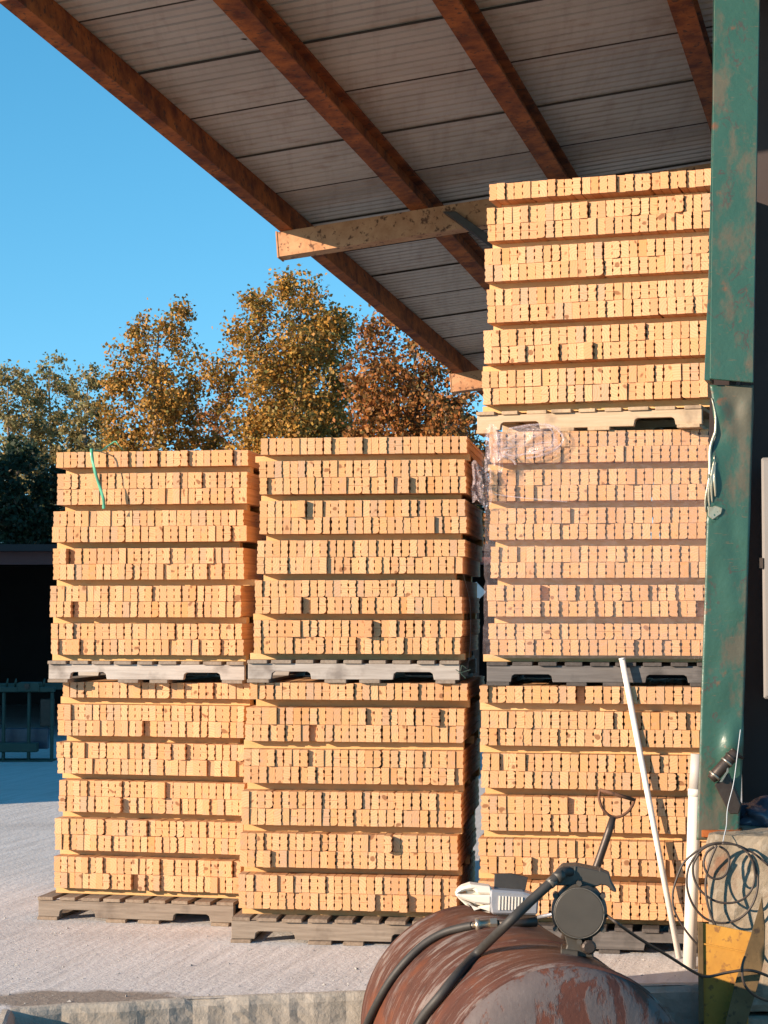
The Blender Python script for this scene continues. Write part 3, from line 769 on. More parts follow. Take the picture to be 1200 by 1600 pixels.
def loop_pt(s, zz):
    """perimeter point of the wrap: front, right side, back, left side"""
    x0, x1, y0, y1 = -0.025, W_, -0.018, BL + 0.02
    segs = [((x0, y0), (x1, y0)), ((x1, y0), (x1, y1)), ((x1, y1), (x0, y1)), ((x0, y1), (x0, y0))]
    i = int(s) % 4; t = s - int(s); (ax_, ay_), (bx_, by_) = segs[i]
    return Vector((ax_ + (bx_ - ax_) * t + lean * zz, ay_ + (by_ - ay_) * t, zz))
v = []; f = []
ss = [j / 40 for j in range(40)] + [1 + j / 10 for j in range(10)] + [2 + j / 10 for j in range(10)] + [3 + j / 14 for j in range(15)]
NZ = 44
period = 2 * BH * 0.925 + 0.0345 
for i in range(NZ + 1):
    zz = hW * i / NZ
    ph_ = ((zz + 0.02) % period)
    gap = math.exp(-((ph_ - 0.018) / 0.018) ** 2)
    for s_ in ss:
        p = loop_pt(min(s_, 3.9999), zz)
        c = Vector((W_ / 2, BL / 2, zz)); inw = (c - p); inw.z = 0; inw.normalize()
        amp = 0.010 * gap + 0.004 * mnoise.noise(p * 7) + 0.003 * mnoise.noise(p * 22)
        p = p + inw * amp; v.append(p)
n = len(ss)
for i in range(NZ):
    for j in range(n - 1): f.append((i * n + j, i * n + j + 1, (i + 1) * n + j + 1, (i + 1) * n + j))
me = mesh('stretch_film', v, f, True)
film = thing('stretch_film', 'clear plastic stretch film wrapped round the bundle in the tall stack', 'plastic film', (tW.location.x, tW.location.y, z0), tW.rotation_euler[2])
link('wrap', me, M_FILM, film)
# loose bunches of the same film, in world space
def crumple(name, px0, px1, py0, py1, Y, amp, seed, nx=22, ny=22, edge=0.3):
    v = []; f = []
    for i in range(ny + 1):
        for j in range(nx + 1):
            u, w_ = j / nx, i / ny
            q = Vector((u * 3.2 + seed, w_ * 3.2, seed))
            ex = edge * mnoise.noise(q * 1.3 + Vector((5, 5, 5)))
            p = atY(px0 + (px1 - px0) * (u + ex * .3), py0 + (py1 - py0) * (w_ + ex * .35 + 0.12 * math.sin(u * 5 + seed)), Y)
            p.y += amp * (mnoise.noise(q * 1.6) + 0.6 * abs(mnoise.noise(q * 4.1)) - .5)
            v.append(p)
    for i in range(ny):
        for j in range(nx): f.append((i * (nx + 1) + j, i * (nx + 1) + j + 1, (i + 1) * (nx + 1) + j + 1, (i + 1) * (nx + 1) + j))
    me = mesh(name, v, f, True); me.transform(film.matrix_basis.inverted()); return me
FYr = 9.60
link('loose_bunch', crumple('loose_bunch', 768, 872, 668, 716, FYr, 0.04, 1.0), M_FILM2, film)
link('loose_tail', crumple('loose_tail', 737, 768, 728, 788, 9.66, 0.06, 4.0), M_FILM2, film)
link('loose_tail', crumple('loose_tail', 757, 785, 672, 735, 9.63, 0.05, 9.0), M_FILM2, film)
for pts, r_ in (([(795, 670), (830, 664), (858, 664), (874, 674), (880, 688), (868, 702), (845, 712), (822, 716)], 0.006),
                ([(850, 662), (862, 672), (866, 688), (858, 700), (838, 706), (800, 712), (786, 704)], 0.005),
                ([(770, 702), (785, 712), (800, 718), (806, 726)], 0.006), ([(772, 772), (800, 776), (840, 780), (886, 784)], 0.003), ([(784, 702), (815, 697), (845, 692), (872, 690)], 0.003)):
    me = tube_me('film_rope', smooth_path([atY(x, y, FYr - 0.01) for x, y in pts], 4), r_, 5); me.transform(film.matrix_basis.inverted())
    link('film_rope', me, M_FILM2, film)

def ribbon_me(name, pts, wdt, wdir):
    pts = smooth_path(pts, 5); v = []; f = []
    for i, p in enumerate(pts):
        tw = mnoise.noise(Vector((i * 0.21, 1, 2))) * 0.8
        d = (wdir * math.cos(tw) + Vector((0, 1, 0)) * math.sin(tw)) * (wdt / 2); v += [p - d, p + d]
    for i in range(len(pts) - 1): f.append((2 * i, 2 * i + 1, 2 * i + 3, 2 * i + 2))
    me = mesh(name, v, f, True); bm = bmesh.new(); bm.from_mesh(me); bmesh.ops.solidify(bm, geom=bm.faces, thickness=0.001); bm.to_mesh(me); bm.free(); return me
zt = TOPS['L1'][1]
front = 10.45
sp_ = [atY(150, 703, front + .35), atY(146, 703, front + .12), atY(143, 704, front - 0.012), atY(145, 722, front - .03), atY(150, 742, front - .035), atY(157, 764, front - .035), atY(162, 782, front - .03), atY(162, 795, front - .025)]
sp_[0].z = sp_[1].z = sp_[2].z = zt + 0.006
strap = thing('plastic_strap', 'loose green plastic strap hanging over the front of a bundle', 'strap', tuple(sp_[2]))
mi = Matrix.Translation(-strap.location)
me = ribbon_me('band', sp_, 0.018, Vector((1, 0, 0))); me.transform(mi); link('band', me, M_STRAP, strap)
cu = [atY(146, 702, front + .1), atY(158, 700, front + .15), atY(170, 696, front + .2), atY(180, 690, front + .2), atY(185, 695, front + .2), atY(192, 703, front + .25)]
cu[0].z = zt + .01; cu[1].z = zt + .012
me = tube_me('frayed_end', smooth_path(cu), 0.004, 5); me.transform(mi); link('frayed_end', me, M_STRAP, strap)
for px, key in ((480, 'M1'), (700, 'M1')):
    tz = TOPS[key][1]; q = atY(px, 690, 10.2); q.z = tz
tw_ = [(712, 1046), (718, 1050), (724, 1056), (728, 1060)]
t2 = [(716, 1052), (724, 1050), (736, 1046)]
gt = thing('twine_scrap', 'scrap of dark green twine caught at the corner of the grey pallet', 'twine', tuple(atY(718, 1052, 9.68)))
for q in (tw_, t2, [(720, 1049), (722, 1040), (729, 1045)]):
    me = tube_me('strand', smooth_path([atY(x, y, 9.69) for x, y in q]), 0.0022, 5); me.transform(Matrix.Translation(-gt.location)); link('strand', me, M_MACHINE, gt)
tz = TOPS['M1']
me = tube_me('hanging_string', smooth_path([atY(718, 712, 9.86), atY(722, 750, 9.9), atY(719, 800, 9.9), atY(721, 880, 9.92), atY(734, 940, 10.2), atY(735, 1000, 10.2), atY(732, 1036, 10.2)]), 0.002, 4)
tag(link('hanging_string', me, M_TWINE), 'thin pale string hanging down the shaded side of the middle stack', 'string')

# ================================================================== fuel tank, pump, nozzle
TR = 0.49; TZT = 0.42                                      # radius and height of the tank's top line
def top_pt(px, py): return atZ(px, py, TZT)
pf, pr_ = top_pt(882, 1506), top_pt(738, 1413)
tax = (pr_ - pf).normalized(); TL = (pr_ - pf).length
C0 = pf - Vector((0, 0, TR))
tank = thing('fuel_tank', 'big rusty steel fuel tank with flaking grey paint lying beside the slab', 'tank', (C0.x, C0.y, LOW))
trot = Matrix(((tax.cross(Vector((0, 0, 1))).x, tax.x, 0), (tax.cross(Vector((0, 0, 1))).y, tax.y, 0), (0, 0, 1))).to_4x4()
tank.rotation_euler = trot.to_euler()
cz = C0.z - LOW
def revolve(name, prof, n=72):
    """profile of (y along the axis, radius)"""
    v = []; f = []
    for y, r in prof:
        for k in range(n):
            a = 2 * math.pi * k / n
            wob = 1 + 0.0035 * mnoise.noise(Vector((math.cos(a) * 1.5, y * 3, math.sin(a) * 1.5)))
            v.append((r * math.cos(a) * wob, y, cz + r * math.sin(a) * wob))
    for i in range(len(prof) - 1):
        for k in range(n): f.append((i * n + k, i * n + (k + 1) % n, (i + 1) * n + (k + 1) % n, (i + 1) * n + k))
    f.append(tuple(range(n))); f.append(tuple(range((len(prof) - 1) * n, len(prof) * n)))
    me = fix(mesh(name, v, f)); me.shade_smooth(); return me
bar = [(0.0, TR)] + [(TL * i / 24, TR) for i in range(1, 25)]
link('barrel', revolve('barrel', bar), M_TANK, tank)
headp = lambda y, s: [(y + s * 0.115 * math.sin(t * math.pi / 2), (TR - .006) * (0.02 + .98 * math.cos(t * math.pi / 2) ** 0.62)) for t in [i / 12 for i in range(12)]]
link('end_cap', revolve('end_cap', [(-0.0 + 0.03, TR - .006)] + headp(0.0, -1)), M_HEAD, tank)
link('end_cap', revolve('end_cap', [(TL - 0.03, TR - .006)] + headp(TL, 1)), M_TANK, tank)
def ring(name, y, w_, h_): return revolve(name, [(y - w_, TR - 0.002), (y - w_ * .6, TR + h_ * .8), (y, TR + h_), (y + w_ * .6, TR + h_ * .8), (y + w_, TR - 0.002)])
link('weld_seam', ring('weld_seam', 0.004, 0.011, 0.005), M_TANK, tank)
link('weld_seam', ring('weld_seam', TL * 0.36, 0.016, 0.006), M_TANK, tank)
link('weld_seam', ring('weld_seam', TL * 0.97, 0.010, 0.005), M_TANK, tank)
bm = bmesh.new()
for yy in (TL * .2, TL * .8):
    pts = [Vector((-0.36, yy - .04, 0)), Vector((0.36, yy - .04, 0))] + [Vector((TR * 0.985 * math.cos(a), yy - .04, cz + TR * 0.985 * math.sin(a))) for a in [R(-35 - 11 * i) for i in range(11)]]
    me = prism_me('saddle', pts, Vector((0, 0.08, 0))); link('saddle', me, M_DARKMETAL, tank)
tank_bottom_gap = cz - TR
def tank_hit(px, py, off=0.0):
    d = ray(px, py).normalized(); o = CAM - C0
    dp = d - tax * d.dot(tax); op = o - tax * o.dot(tax)
    A = dp.dot(dp); B = 2 * dp.dot(op); Cc = op.dot(op) - (TR + off) ** 2
    disc = max(B * B - 4 * A * Cc, 0); return CAM + d * ((-B - math.sqrt(disc)) / (2 * A))

# pump
PB = tank_hit(893, 1489); PY_ = PB.y
pump = thing('transfer_pump', 'black hand and motor fuel transfer pump with round cover on the rusty tank', 'pump', tuple(PB))
pi = Matrix.Translation(-PB)
def ppart(name, me, mat, parent=None): me.transform(pi); return link(name, me, mat, parent or pump)
yawp = R(6); fxp = Vector((math.cos(yawp), -math.sin(yawp), 0)); fyp = Vector((math.sin(yawp), math.cos(yawp), 0))
def ap(px, py, dy=0.0): return atY(px, py, PY_ + dy)
ctr = ap(905, 1426, -0.06)
def disc_stack(c, ax, prof, n=40):
    v = []; f = []; u = Vector((0, 0, 1)); w_ = ax.cross(u).normalized()
    for t, r in prof:
        for k in range(n): a = 2 * math.pi * k / n; v.append(c + ax * t + (u * math.sin(a) + w_ * math.cos(a)) * r)
    for i in range(len(prof) - 1):
        for k in range(n): f.append((i * n + k, i * n + (k + 1) % n, (i + 1) * n + (k + 1) % n, (i + 1) * n + k))
    f += [tuple(range(n)), tuple(range((len(prof) - 1) * n, len(prof) * n))]
    return fix(mesh('d', v, f))
RP = 43 * PY_ / F
ppart('housing', disc_stack(ctr, fyp, [(0.0, RP * .93), (0.012, RP * 1.0), (0.05, RP * 1.0), (0.055, RP * .93), (0.17, RP * .90), (0.19, RP * .6)]), M_PUMP)
cov = ppart('cover_plate', disc_stack(ctr, fyp, [(-0.014, RP * .84), (-0.010, RP * .90), (0.001, RP * .93)]), M_PUMP)
rimpts = [ctr - fyp * 0.0125 + (Vector((0, 0, 1)) * math.sin(a) + fxp * math.cos(a)) * RP * 0.885 for a in [2 * math.pi * i / 40 for i in range(41)]]
ppart('worn_rim', tube_me('worn_rim', rimpts, 0.0022, 5), M_CHIP)
for a in (35, 145, 215, 325, 90, 270):
    q = ctr + (Vector((0, 0, 1)) * math.sin(R(a)) + fxp * math.cos(R(a))) * RP * 1.03
    ppart('bolt', tube_me('bolt', [q - fyp * 0.004, q + fyp * 0.05], 0.011, 6, False), M_PUMP)
def xprism(name, pts, dy0, dep, bev=0.004): return prism_me(name, [ap(x, y, dy0) for x, y in pts], fyp * dep, bev)
ppart('outlet_head', xprism('outlet_head', [(868, 1384), (867, 1366), (878, 1354), (900, 1353), (943, 1362), (942, 1382), (930, 1386), (896, 1384)], -0.03, 0.11), M_PUMP)
ppart('neck', xprism('neck', [(880, 1388), (930, 1388), (934, 1402), (878, 1402)], -0.02, 0.09), M_PUMP)
ppart('spout', xprism('spout', [(936, 1359), (952, 1365), (955, 1378), (964, 1394), (958, 1394), (948, 1384), (934, 1382)], -0.03, 0.07), M_PUMP)
ppart('name_plate', xprism('name_plate', [(897, 1354), (899.5, 1354), (898.5, 1366), (896, 1366)], -0.034, 0.004, 0), M_CHIP)
ppart('pedestal', xprism('pedestal', [(882, 1462), (927, 1462), (924, 1478), (928, 1497), (880, 1494), (886, 1478)], -0.03, 0.10), M_PUMP)
ppart('flange', xprism('flange', [(876, 1483), (904, 1487), (904, 1499), (876, 1492)], -0.05, 0.13), M_PUMP)
ppart('pipe_bung', disc_stack(ap(918, 1478, -.03), Vector((0.1, -1, 0)).normalized(), [(0, .028), (0.03, .028), (0.035, .02)], 12), M_DARKMETAL)
h1 = [ap(892, 1362, -.02), ap(878, 1363, -.05), ap(862, 1378, -.07), ap(830, 1407, -.09), ap(790, 1446, -.12)] + [tank_hit(x, y, 0.02) for x, y in ((748, 1487), (715, 1522), (688, 1556), (660, 1590), (640, 1625), (622, 1660))]
hs = ppart('delivery_hose', tube_me('delivery_hose', smooth_path(h1, 6), 0.0185, 12), M_RUBBER)
ppart('hose_ferrule', tube_me('hose_ferrule', [ap(878, 1365, -.05), ap(868, 1373, -.063)], 0.0225, 12), M_PUMP, hs)
ppart('hose_ferrule', tube_me('hose_ferrule', [ap(866, 1374.5, -.064), ap(858, 1382, -.072)], 0.0205, 12), M_CHIP, hs)
hose2 = [tank_hit(x, y, 0.017) for x, y in ((560, 1650), (572, 1605), (588, 1570), (608, 1535), (634, 1502), (664, 1474), (694, 1457), (722, 1449), (738, 1446))]
hose2 = [p for p in hose2]
h2 = thing('suction_hose', 'black rubber hose with a dull brass coupling lying over the rusty tank', 'hose', tuple(hose2[0]))
hi = Matrix.Translation(-hose2[0])
def hpart(name, me, mat): me.transform(hi); return link(name, me, mat, h2)
hpart('tube', tube_me('tube', smooth_path(hose2, 6), 0.0165, 12), M_RUBBER)
e0 = hose2[-1]; dv = (atY(778, 1444, e0.y - 0.0) - e0).normalized()
hpart('ferrule', tube_me('ferrule', [e0 - dv * .01, e0 + dv * .014], 0.012, 12), M_BRASS)
hpart('coupling', tube_me('coupling', [e0 + dv * .012, e0 + dv * .03, e0 + dv * .032, e0 + dv * 0.075], [0.028, 0.028, 0.021, 0.021], 16), M_BRASS)
hpart('hex_nut', tube_me('hex_nut', [e0 + dv * .072, e0 + dv * .10], 0.027, 6, False), M_BRASS)
hpart('elbow', tube_me('elbow', [e0 + dv * .098, e0 + dv * .17, e0 + dv * .26 + Vector((0, .02, 0.0))], [.018, .018, .022], 10), M_DARKMETAL)

# nozzle resting on the tank
NZY = tank_hit(778, 1438).y + 0.12
def an(px, py, dy=0.0): return atY(px, py, NZY + dy)
NB = an(790, 1436)
noz = thing('fuel_nozzle', 'cream and grey fuel nozzle resting on a bracket on the rusty tank', 'nozzle', tuple(NB))
ni = Matrix.Translation(-NB)
def npart(name, me, mat, parent=None): me.transform(ni); return link(name, me, mat, parent or noz)
def nprism(name, pts, dy0, dep, bev=0.005): return prism_me(name, [an(x, y, dy0) for x, y in pts], Vector((0, dep, 0)), bev)
npart('spout_top', nprism('spout_top', [(711, 1397), (720, 1387), (735, 1382), (768, 1386), (770, 1398), (745, 1397), (741, 1390), (728, 1392)], 0, 0.09, 0.008), M_CREAM)
npart('spout_middle', nprism('spout_middle', [(711, 1396), (722, 1398), (768, 1399), (768, 1414), (742, 1412), (713, 1402)], -0.01, 0.10, 0.008), M_CREAM)
npart('spout_bottom', nprism('spout_bottom', [(713, 1401), (738, 1413), (742, 1419), (768, 1412), (768, 1428), (757, 1425), (728, 1415)], 0, 0.09, 0.008), M_CREAM)
npart('spout_core', nprism('spout_core', [(728, 1391), (744, 1391), (766, 1399), (764, 1414), (742, 1415), (730, 1405)], 0.03, 0.04, 0.004), M_CREAM)
npart('body', nprism('body', [(766, 1390), (818, 1394), (842, 1402), (840, 1430), (768, 1429), (765, 1410)], -0.012, 0.11, 0.008), M_SILVER)
for i in range(8):
    x = 779.5 + i * 5.0
    npart('rib', nprism('rib', [(x, 1400 + i * .3), (x + 2.3, 1400 + i * .3), (x + 1.5, 1422), (x - 0.8, 1422)], -0.018, 0.01, 0.0), M_CREAM)
npart('cover_flap', nprism('cover_flap', [(772, 1391), (773, 1366), (799, 1365), (825, 1371), (821, 1391)], 0.06, 0.02, 0.002), M_RUBBER)
npart('bracket', nprism('bracket', [(776, 1429), (838, 1430), (836, 1441), (860, 1470), (852, 1470), (828, 1446), (826, 1456), (820, 1456), (818, 1442), (780, 1444)], 0.0, 0.07, 0.003), M_DARKMETAL)
npart('link_rod', tube_me('link_rod', [an(836, 1434, .03), an(866, 1428, -.1)], 0.008, 8), M_SILVER)

# ================================================================== shovel, pole, pipe, cables, yellow guard
SB = atZ(852, 1541, 0.0)
sh = thing('shovel', 'shovel with dark shaft and bent D handle standing behind the pump', 'shovel', tuple(SB))
si = Matrix.Translation(-SB)
SY = SB.y - 0.0
def asx(px, py, dy=0.0): return atY(px, py, SY + dy)
def spart(name, me, mat, parent=None): me.transform(si); return link(name, me, mat, parent or sh)
spart('shaft', tube_me('shaft', [asx(876, 1480), asx(930, 1361), asx(951, 1300), asx(958, 1276)], [0.019, 0.019, 0.018, 0.015], 12), M_DARKMETAL)
hp_ = [(952, 1276), (944, 1262), (938, 1248), (938, 1233)]
hq_ = [(960, 1277), (975, 1273), (987, 1262), (991, 1250)]
spart('handle_fork', tube_me('handle_fork', smooth_path([asx(x, y) for x, y in [(938, 1233), (936, 1246), (941, 1262), (952, 1274), (965, 1277), (979, 1270), (988, 1259), (992, 1247)]], 4), 0.0065, 8), M_RUSTY := m_rust('rusty_handle_iron', (0.10, 0.045, 0.025), (0.17, 0.08, 0.045), (0.03, 0.02, 0.015)))
spart('grip', tube_me('grip', [asx(937, 1234), asx(992, 1250)], 0.0085, 10), M_RUSTY)
bl = [(838, 1542), (848, 1550), (866, 1536), (886, 1495), (880, 1476), (868, 1472), (850, 1496)]
spart('blade', prism_me('blade', [asx(x, y) for x, y in bl], Vector((0, 0.004, 0))), M_DARKMETAL)

# leaning white pole: foot on the slab, head against the charcoal pallet
pf_ = atZ(1061, 1497, 0.0); ph2 = atY(972, 1030, TOPS['R1'][2].y - 0.13)
pole = thing('white_pole', 'long white pole leaning against the tall lumber stack', 'pole', tuple(pf_))
me = tube_me('shaft', [pf_, ph2], 0.0145, 14); me.transform(Matrix.Translation(-pf_)); link('shaft', me, M_POLE, pole)
dd = (ph2 - pf_).normalized()
me = tube_me('end_plug', [ph2 - dd * .004, ph2 + dd * .006], 0.0158, 14); me.transform(Matrix.Translation(-pf_)); link('end_plug', me, M_POLE, pole)
pv = atZ(1077, 1513, 0.0); pt = atY(1086, 1234, pv.y + .02); pt2 = atY(1089, 1178, pv.y + .02)
pipe = thing('pvc_pipe', 'upright white plastic pipe with grey coupling beside the concrete pier', 'pipe', tuple(pv))
me = tube_me('pipe', [pv, pt], 0.031, 18); me.transform(Matrix.Translation(-pv)); link('pipe', me, M_PVC, pipe)
me = tube_me('coupling', [pt, pt2], 0.0295, 18); me.transform(Matrix.Translation(-pv)); link('coupling', me, M_PVCGREY, pipe)
d_ = (pt - pv).normalized(); me = tube_me('collar', [pt - d_ * .03, pt + d_ * .004], 0.0335, 18); me.transform(Matrix.Translation(-pv)); link('collar', me, M_PVC, pipe)

# wire coil on the pier
CY = 8.34
def zc(pts, Y=CY, jit=0.0): return [atY(1040 + x / 5, 1280 + y / 5, Y + jit * math.sin(i)) for i, (x, y) in enumerate(pts)]
coil = thing('cable_coil', 'loose coil of thin dark cable hung in front of the concrete pier', 'cable coil', tuple(atY(1128, 1318, CY)))
ci = Matrix.Translation(-coil.location)
strands = [
    [(800, 360), (700, 275), (590, 215), (500, 188), (440, 183), (370, 190), (290, 220), (150, 330), (85, 470), (55, 590), (72, 720), (150, 860), (250, 985), (300, 1050)],
    [(440, 190), (560, 205), (660, 285), (715, 420), (715, 560), (665, 690), (570, 780), (440, 812), (310, 775), (215, 670), (168, 530), (180, 380), (250, 270), (340, 205), (440, 190)],
    [(260, 270), (215, 360), (225, 470), (285, 570), (390, 640), (500, 655), (600, 628), (670, 555), (698, 450), (680, 330), (640, 260)],
    [(420, 210), (480, 255), (498, 330), (470, 430), (405, 467), (335, 440), (298, 350), (320, 265), (380, 215)],
    [(400, 205), (355, 310), (322, 430), (312, 540), (330, 670), (380, 810), (460, 945), (545, 1040), (625, 1085), (680, 1078)],
]
for i, st_ in enumerate(strands):
    me = tube_me('strand', smooth_path(zc(st_, CY - 0.012 * i, 0.008), 5), 0.0052, 6); me.transform(ci); link('strand', me, M_CABLE, coil)
cp = [ap(945, 1428, -0.02), atY(965, 1443, 7.15), atY(1000, 1467, 7.4), atY(1045, 1494, 7.65), atY(1085, 1519, 7.8), atY(1105, 1526, 7.85), atY(1135, 1520, 7.85), atY(1165, 1516, 7.85), atY(1190, 1521, 7.9), atY(1230, 1540, 8.0), atY(1270, 1570, 8.0)]
tag(link('power_cable', tube_me('power_cable', smooth_path(cp, 6), 0.0062, 7), M_CABLE), 'dark power cable slung from the pump across the yellow guard', 'cable')
c2 = [atY(1164, 1495, 7.83), atY(1160, 1510, 7.8), atY(1162, 1535, 7.8), atY(1176, 1553, 7.82), atY(1200, 1564, 7.9), atY(1240, 1570, 8.0)]
tag(link('power_cable', tube_me('power_cable', smooth_path(c2, 6), 0.0055, 7), M_CABLE), 'short dark cable tail drooping below the coil past the steel fin', 'cable')

# yellow steel guard standing on the lower ground in front of the pier
GY = 8.02
gb = atY(1120, 1600, GY); gb.z = LOW
gd = thing('steel_guard', 'yellow painted steel guard with a tall dark triangular fin', 'steel guard', tuple(gb))
gi = Matrix.Translation(-gb)
def gpart(name, me, mat): me.transform(gi); return link(name, me, mat, gd)
def down(p): return Vector((p.x, p.y, LOW))
a, b = atY(1093, 1441, GY), atY(1175, 1457, GY - .05)
gpart('back_plate', prism_me('back_plate', [a, b, atY(1165, 1700, GY - .05), down(atY(1165, 1700, GY - .05)), down(a)], Vector((0, 0.010, 0)), 0.002), M_YELLOW)
rbz = atY(1100, 1477, GY).z
gpart('bend_line', obox_me('bend_line', a.lerp(b, .5) + Vector((0.0, -.004, rbz - a.z + .01)), (b - a).normalized(), Vector((0, 1, 0)), Vector((0, 0, 1)), (b - a).length * .46, 0.004, 0.003), M_YELLOW)
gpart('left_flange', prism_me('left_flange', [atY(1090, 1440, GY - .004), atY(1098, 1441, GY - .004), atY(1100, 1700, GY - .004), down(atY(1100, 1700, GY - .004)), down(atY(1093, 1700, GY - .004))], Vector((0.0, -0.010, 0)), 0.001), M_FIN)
fn = [(1190, 1403), (1195, 1450), (1194, 1500), (1187, 1530), (1166, 1600), (1148, 1665), (1112, 1665), (1133, 1600), (1150, 1530), (1162, 1496), (1173, 1462)]
fp_ = [atY(x, y, GY - .12) for x, y in fn]
fp_[5] = down(fp_[5]); fp_[6] = down(fp_[6])
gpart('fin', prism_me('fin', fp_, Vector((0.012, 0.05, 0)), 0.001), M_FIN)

# ================================================================== background: shed, machine, shading building, trees
SHY = 25.0
eave = 1.7 + (950 - 862) * SHY / F
shed = thing('open_shed', 'dark open-fronted shed with dull red fascia behind the lumber stacks', 'shed', (-1.0, SHY, 0))
def sp_box(name, x0, x1, y0, y1, z0, z1, m, bev=0.0): return link(name, box_me(name, x0, x1, y0, y1, z0, z1, bev), m, shed)
sp_box('fascia', -7.0, 8.0, -0.06, 0.0, eave - 0.17, eave, M_FASCIA)
sp_box('roof', -7.05, 8.05, -0.2, 9.0, eave + 0.003, eave + 0.09, M_DARKWALL)
sp_box('back_wall', -7.0, 8.0, 8.9, 9.0, 0, eave, M_DARKWALL)
sp_box('side_wall', -7.1, -7.003, 0.0, 9.0, 0, eave, M_DARKWALL)
sp_box('side_wall', 8.003, 8.1, 0.0, 9.0, 0, eave, M_DARKWALL)
for x in (-6.6, -1.6, 3.4, 7.7): sp_box('shed_post', x, x + 0.16, 0.02, 0.18, 0, eave - .001, M_DARKWALL)
bmY = 21.4
mz = lambda py: 1.7 + (950 - py) * bmY / F
mc = thing('sawmill_conveyor', 'green steel conveyor frame with upright lugs in front of the dark shed', 'machine', (-4.0, bmY, 0))
mx = lambda px: (px - 600) * bmY / F + 4.0
def mpart(name, x0, x1, y0, y1, z0, z1, m=None): return link(name, box_me(name, x0, x1, y0, y1, z0, z1, 0.006), m or M_MACHINE, mc)
mpart('top_beam', mx(-60), mx(86), 0, 0.12, mz(1081), mz(1073))
mpart('rear_beam', mx(-60), mx(86), 1.0, 1.12, mz(1083), mz(1073))
mpart('gear_box', mx(30), mx(63), -0.03, 0.2, mz(1080), mz(1066))
for px in (6.5, 46, 82): mpart('frame_leg', mx(px - 2), mx(px + 2), 0.02, 0.1, 0, mz(1081.5))
mpart('lower_beam', mx(-60), mx(60), 0.0, 0.14, mz(1174), mz(1160))
mpart('skid', mx(-60), mx(86), -0.05, 0.25, 0.0, mz(1186))
mpart('belt_guard', mx(-60), mx(70), 0.3, 0.4, mz(1172), mz(1140), M_BLUEBAG)
mpart('side_guard', mx(62), mx(84), 0.11, 0.16, mz(1135), mz(1092), M_DARKMETAL)
for px in (11, 24, 68.5):
    me = tube_me('lug', [Vector((mx(px), .06, mz(1073))), Vector((mx(px + .5), .06, mz(1066))), Vector((mx(px + 1.5), .06, mz(1060)))], [.014, .014, .008], 6); link('lug', me, M_MACHINE, mc)
me = disc_stack(Vector((mx(45), -.04, mz(1071))), Vector((0, -1, 0)), [(0, .03), (.02, .03)], 14); link('wheel', me, M_DARKMETAL, mc)
# reflective board hanging behind the stacks, seen through the gap
sg = atY(744, 925, 20.0)
me = box_me('sign_board', -0.075, 0.075, 0, 0.012, -0.075, 0.075, 0.002); o = link('sign_board', me, M_WHITE); o.location = sg; o.rotation_euler = (0, R(45), R(-20))
tag(o, 'small white diamond board seen in the gap beside the tall stack', 'sign')
po = box_me('sign_post', -0.03, 0.03, 0.014, 0.07, 0, sg.z + .02); po = link('sign_post', po, M_DARKMETAL); po.location = (sg.x, sg.y, 0)
tag(po, 'dark post carrying the small white diamond board', 'post')

# building added out of frame to the left to shade the shed and far yard
WX, WY0, WY1, WH = -9.2, 13.35, 36.0, 5.6
wh = thing('shade_building', 'long unseen steel-clad building added to shade the yard', 'building', (WX, WY0, 0))
npan = 23; pw = (WY1 - WY0) / npan
for i in range(npan): link('cladding_panel', box_me('cladding_panel', -0.06, 0.0 - 0.01 * (i % 2), i * pw + .004, (i + 1) * pw - .004, 0.0, WH, 0.01), M_CLADDING, wh)
for x0, x1, y0, y1 in ((-9, -0.061, 0.0, 0.08), (-9, -0.061, WY1 - WY0 - .08, WY1 - WY0), (-9.08, -9.0, 0, WY1 - WY0)):
    link('end_wall', box_me('end_wall', x0, x1, y0, y1, 0, WH), M_CLADDING, wh)
rf_ = prism_me('roof', [Vector((0.25, -0.2, WH + .003)), Vector((-4.5, -0.2, WH + 1.2)), Vector((-9.3, -0.2, WH + .003))], Vector((0, WY1 - WY0 + .4, 0))); link('roof', rf_, M_FASCIA, wh)
for i in (4, 12, 18):
    d = link('roller_door', box_me('roller_door', 0.001, 0.03, i * pw, i * pw + 2.6, 0.0, 3.2, 0.004), M_CAB, wh)

# ------------------------------------------------------------------ trees
def m_leaf(name, stops):
    k = NT(name); r = k.add('NewGeometry').outputs['Random Per Island']
    c = k.ramp(r, stops)
    k.put(c, k.b.inputs['Base Color']); k.b.inputs['Roughness'].default_value = 0.55; k.b.inputs['Specular IOR Level'].default_value = 0.3
    tr = k.add('BsdfTranslucent'); k.put(c, tr.inputs[0]); mx_ = k.add('MixShader'); mx_.inputs[0].default_value = 0.3
    k.t.links.new(k.b.outputs[0], mx_.inputs[1]); k.t.links.new(tr.outputs[0], mx_.inputs[2]); k.t.links.new(mx_.outputs[0], k.out.inputs[0])
    return k.m
L_GOLD = m_leaf('autumn_gold_leaf', [(0, (0.09, 0.095, 0.03)), (.22, (0.31, 0.15, 0.03)), (.45, (0.52, 0.235, 0.04)), (.62, (0.18, 0.17, 0.045)), (.8, (0.38, 0.20, 0.04)), (1, (0.60, 0.33, 0.065))])
L_ORANGE = m_leaf('autumn_orange_leaf', [(0, (0.08, 0.065, 0.025)), (.25, (0.30, 0.105, 0.03)), (.5, (0.45, 0.165, 0.04)), (.7, (0.14, 0.11, 0.035)), (.85, (0.30, 0.12, 0.03)), (1, (0.48, 0.22, 0.05))])
L_DULL = m_leaf('dull_brown_green_leaf', [(0, (0.14, 0.13, 0.06)), (.4, (0.27, 0.19, 0.075)), (.7, (0.20, 0.20, 0.075)), (1, (0.38, 0.23, 0.07))])
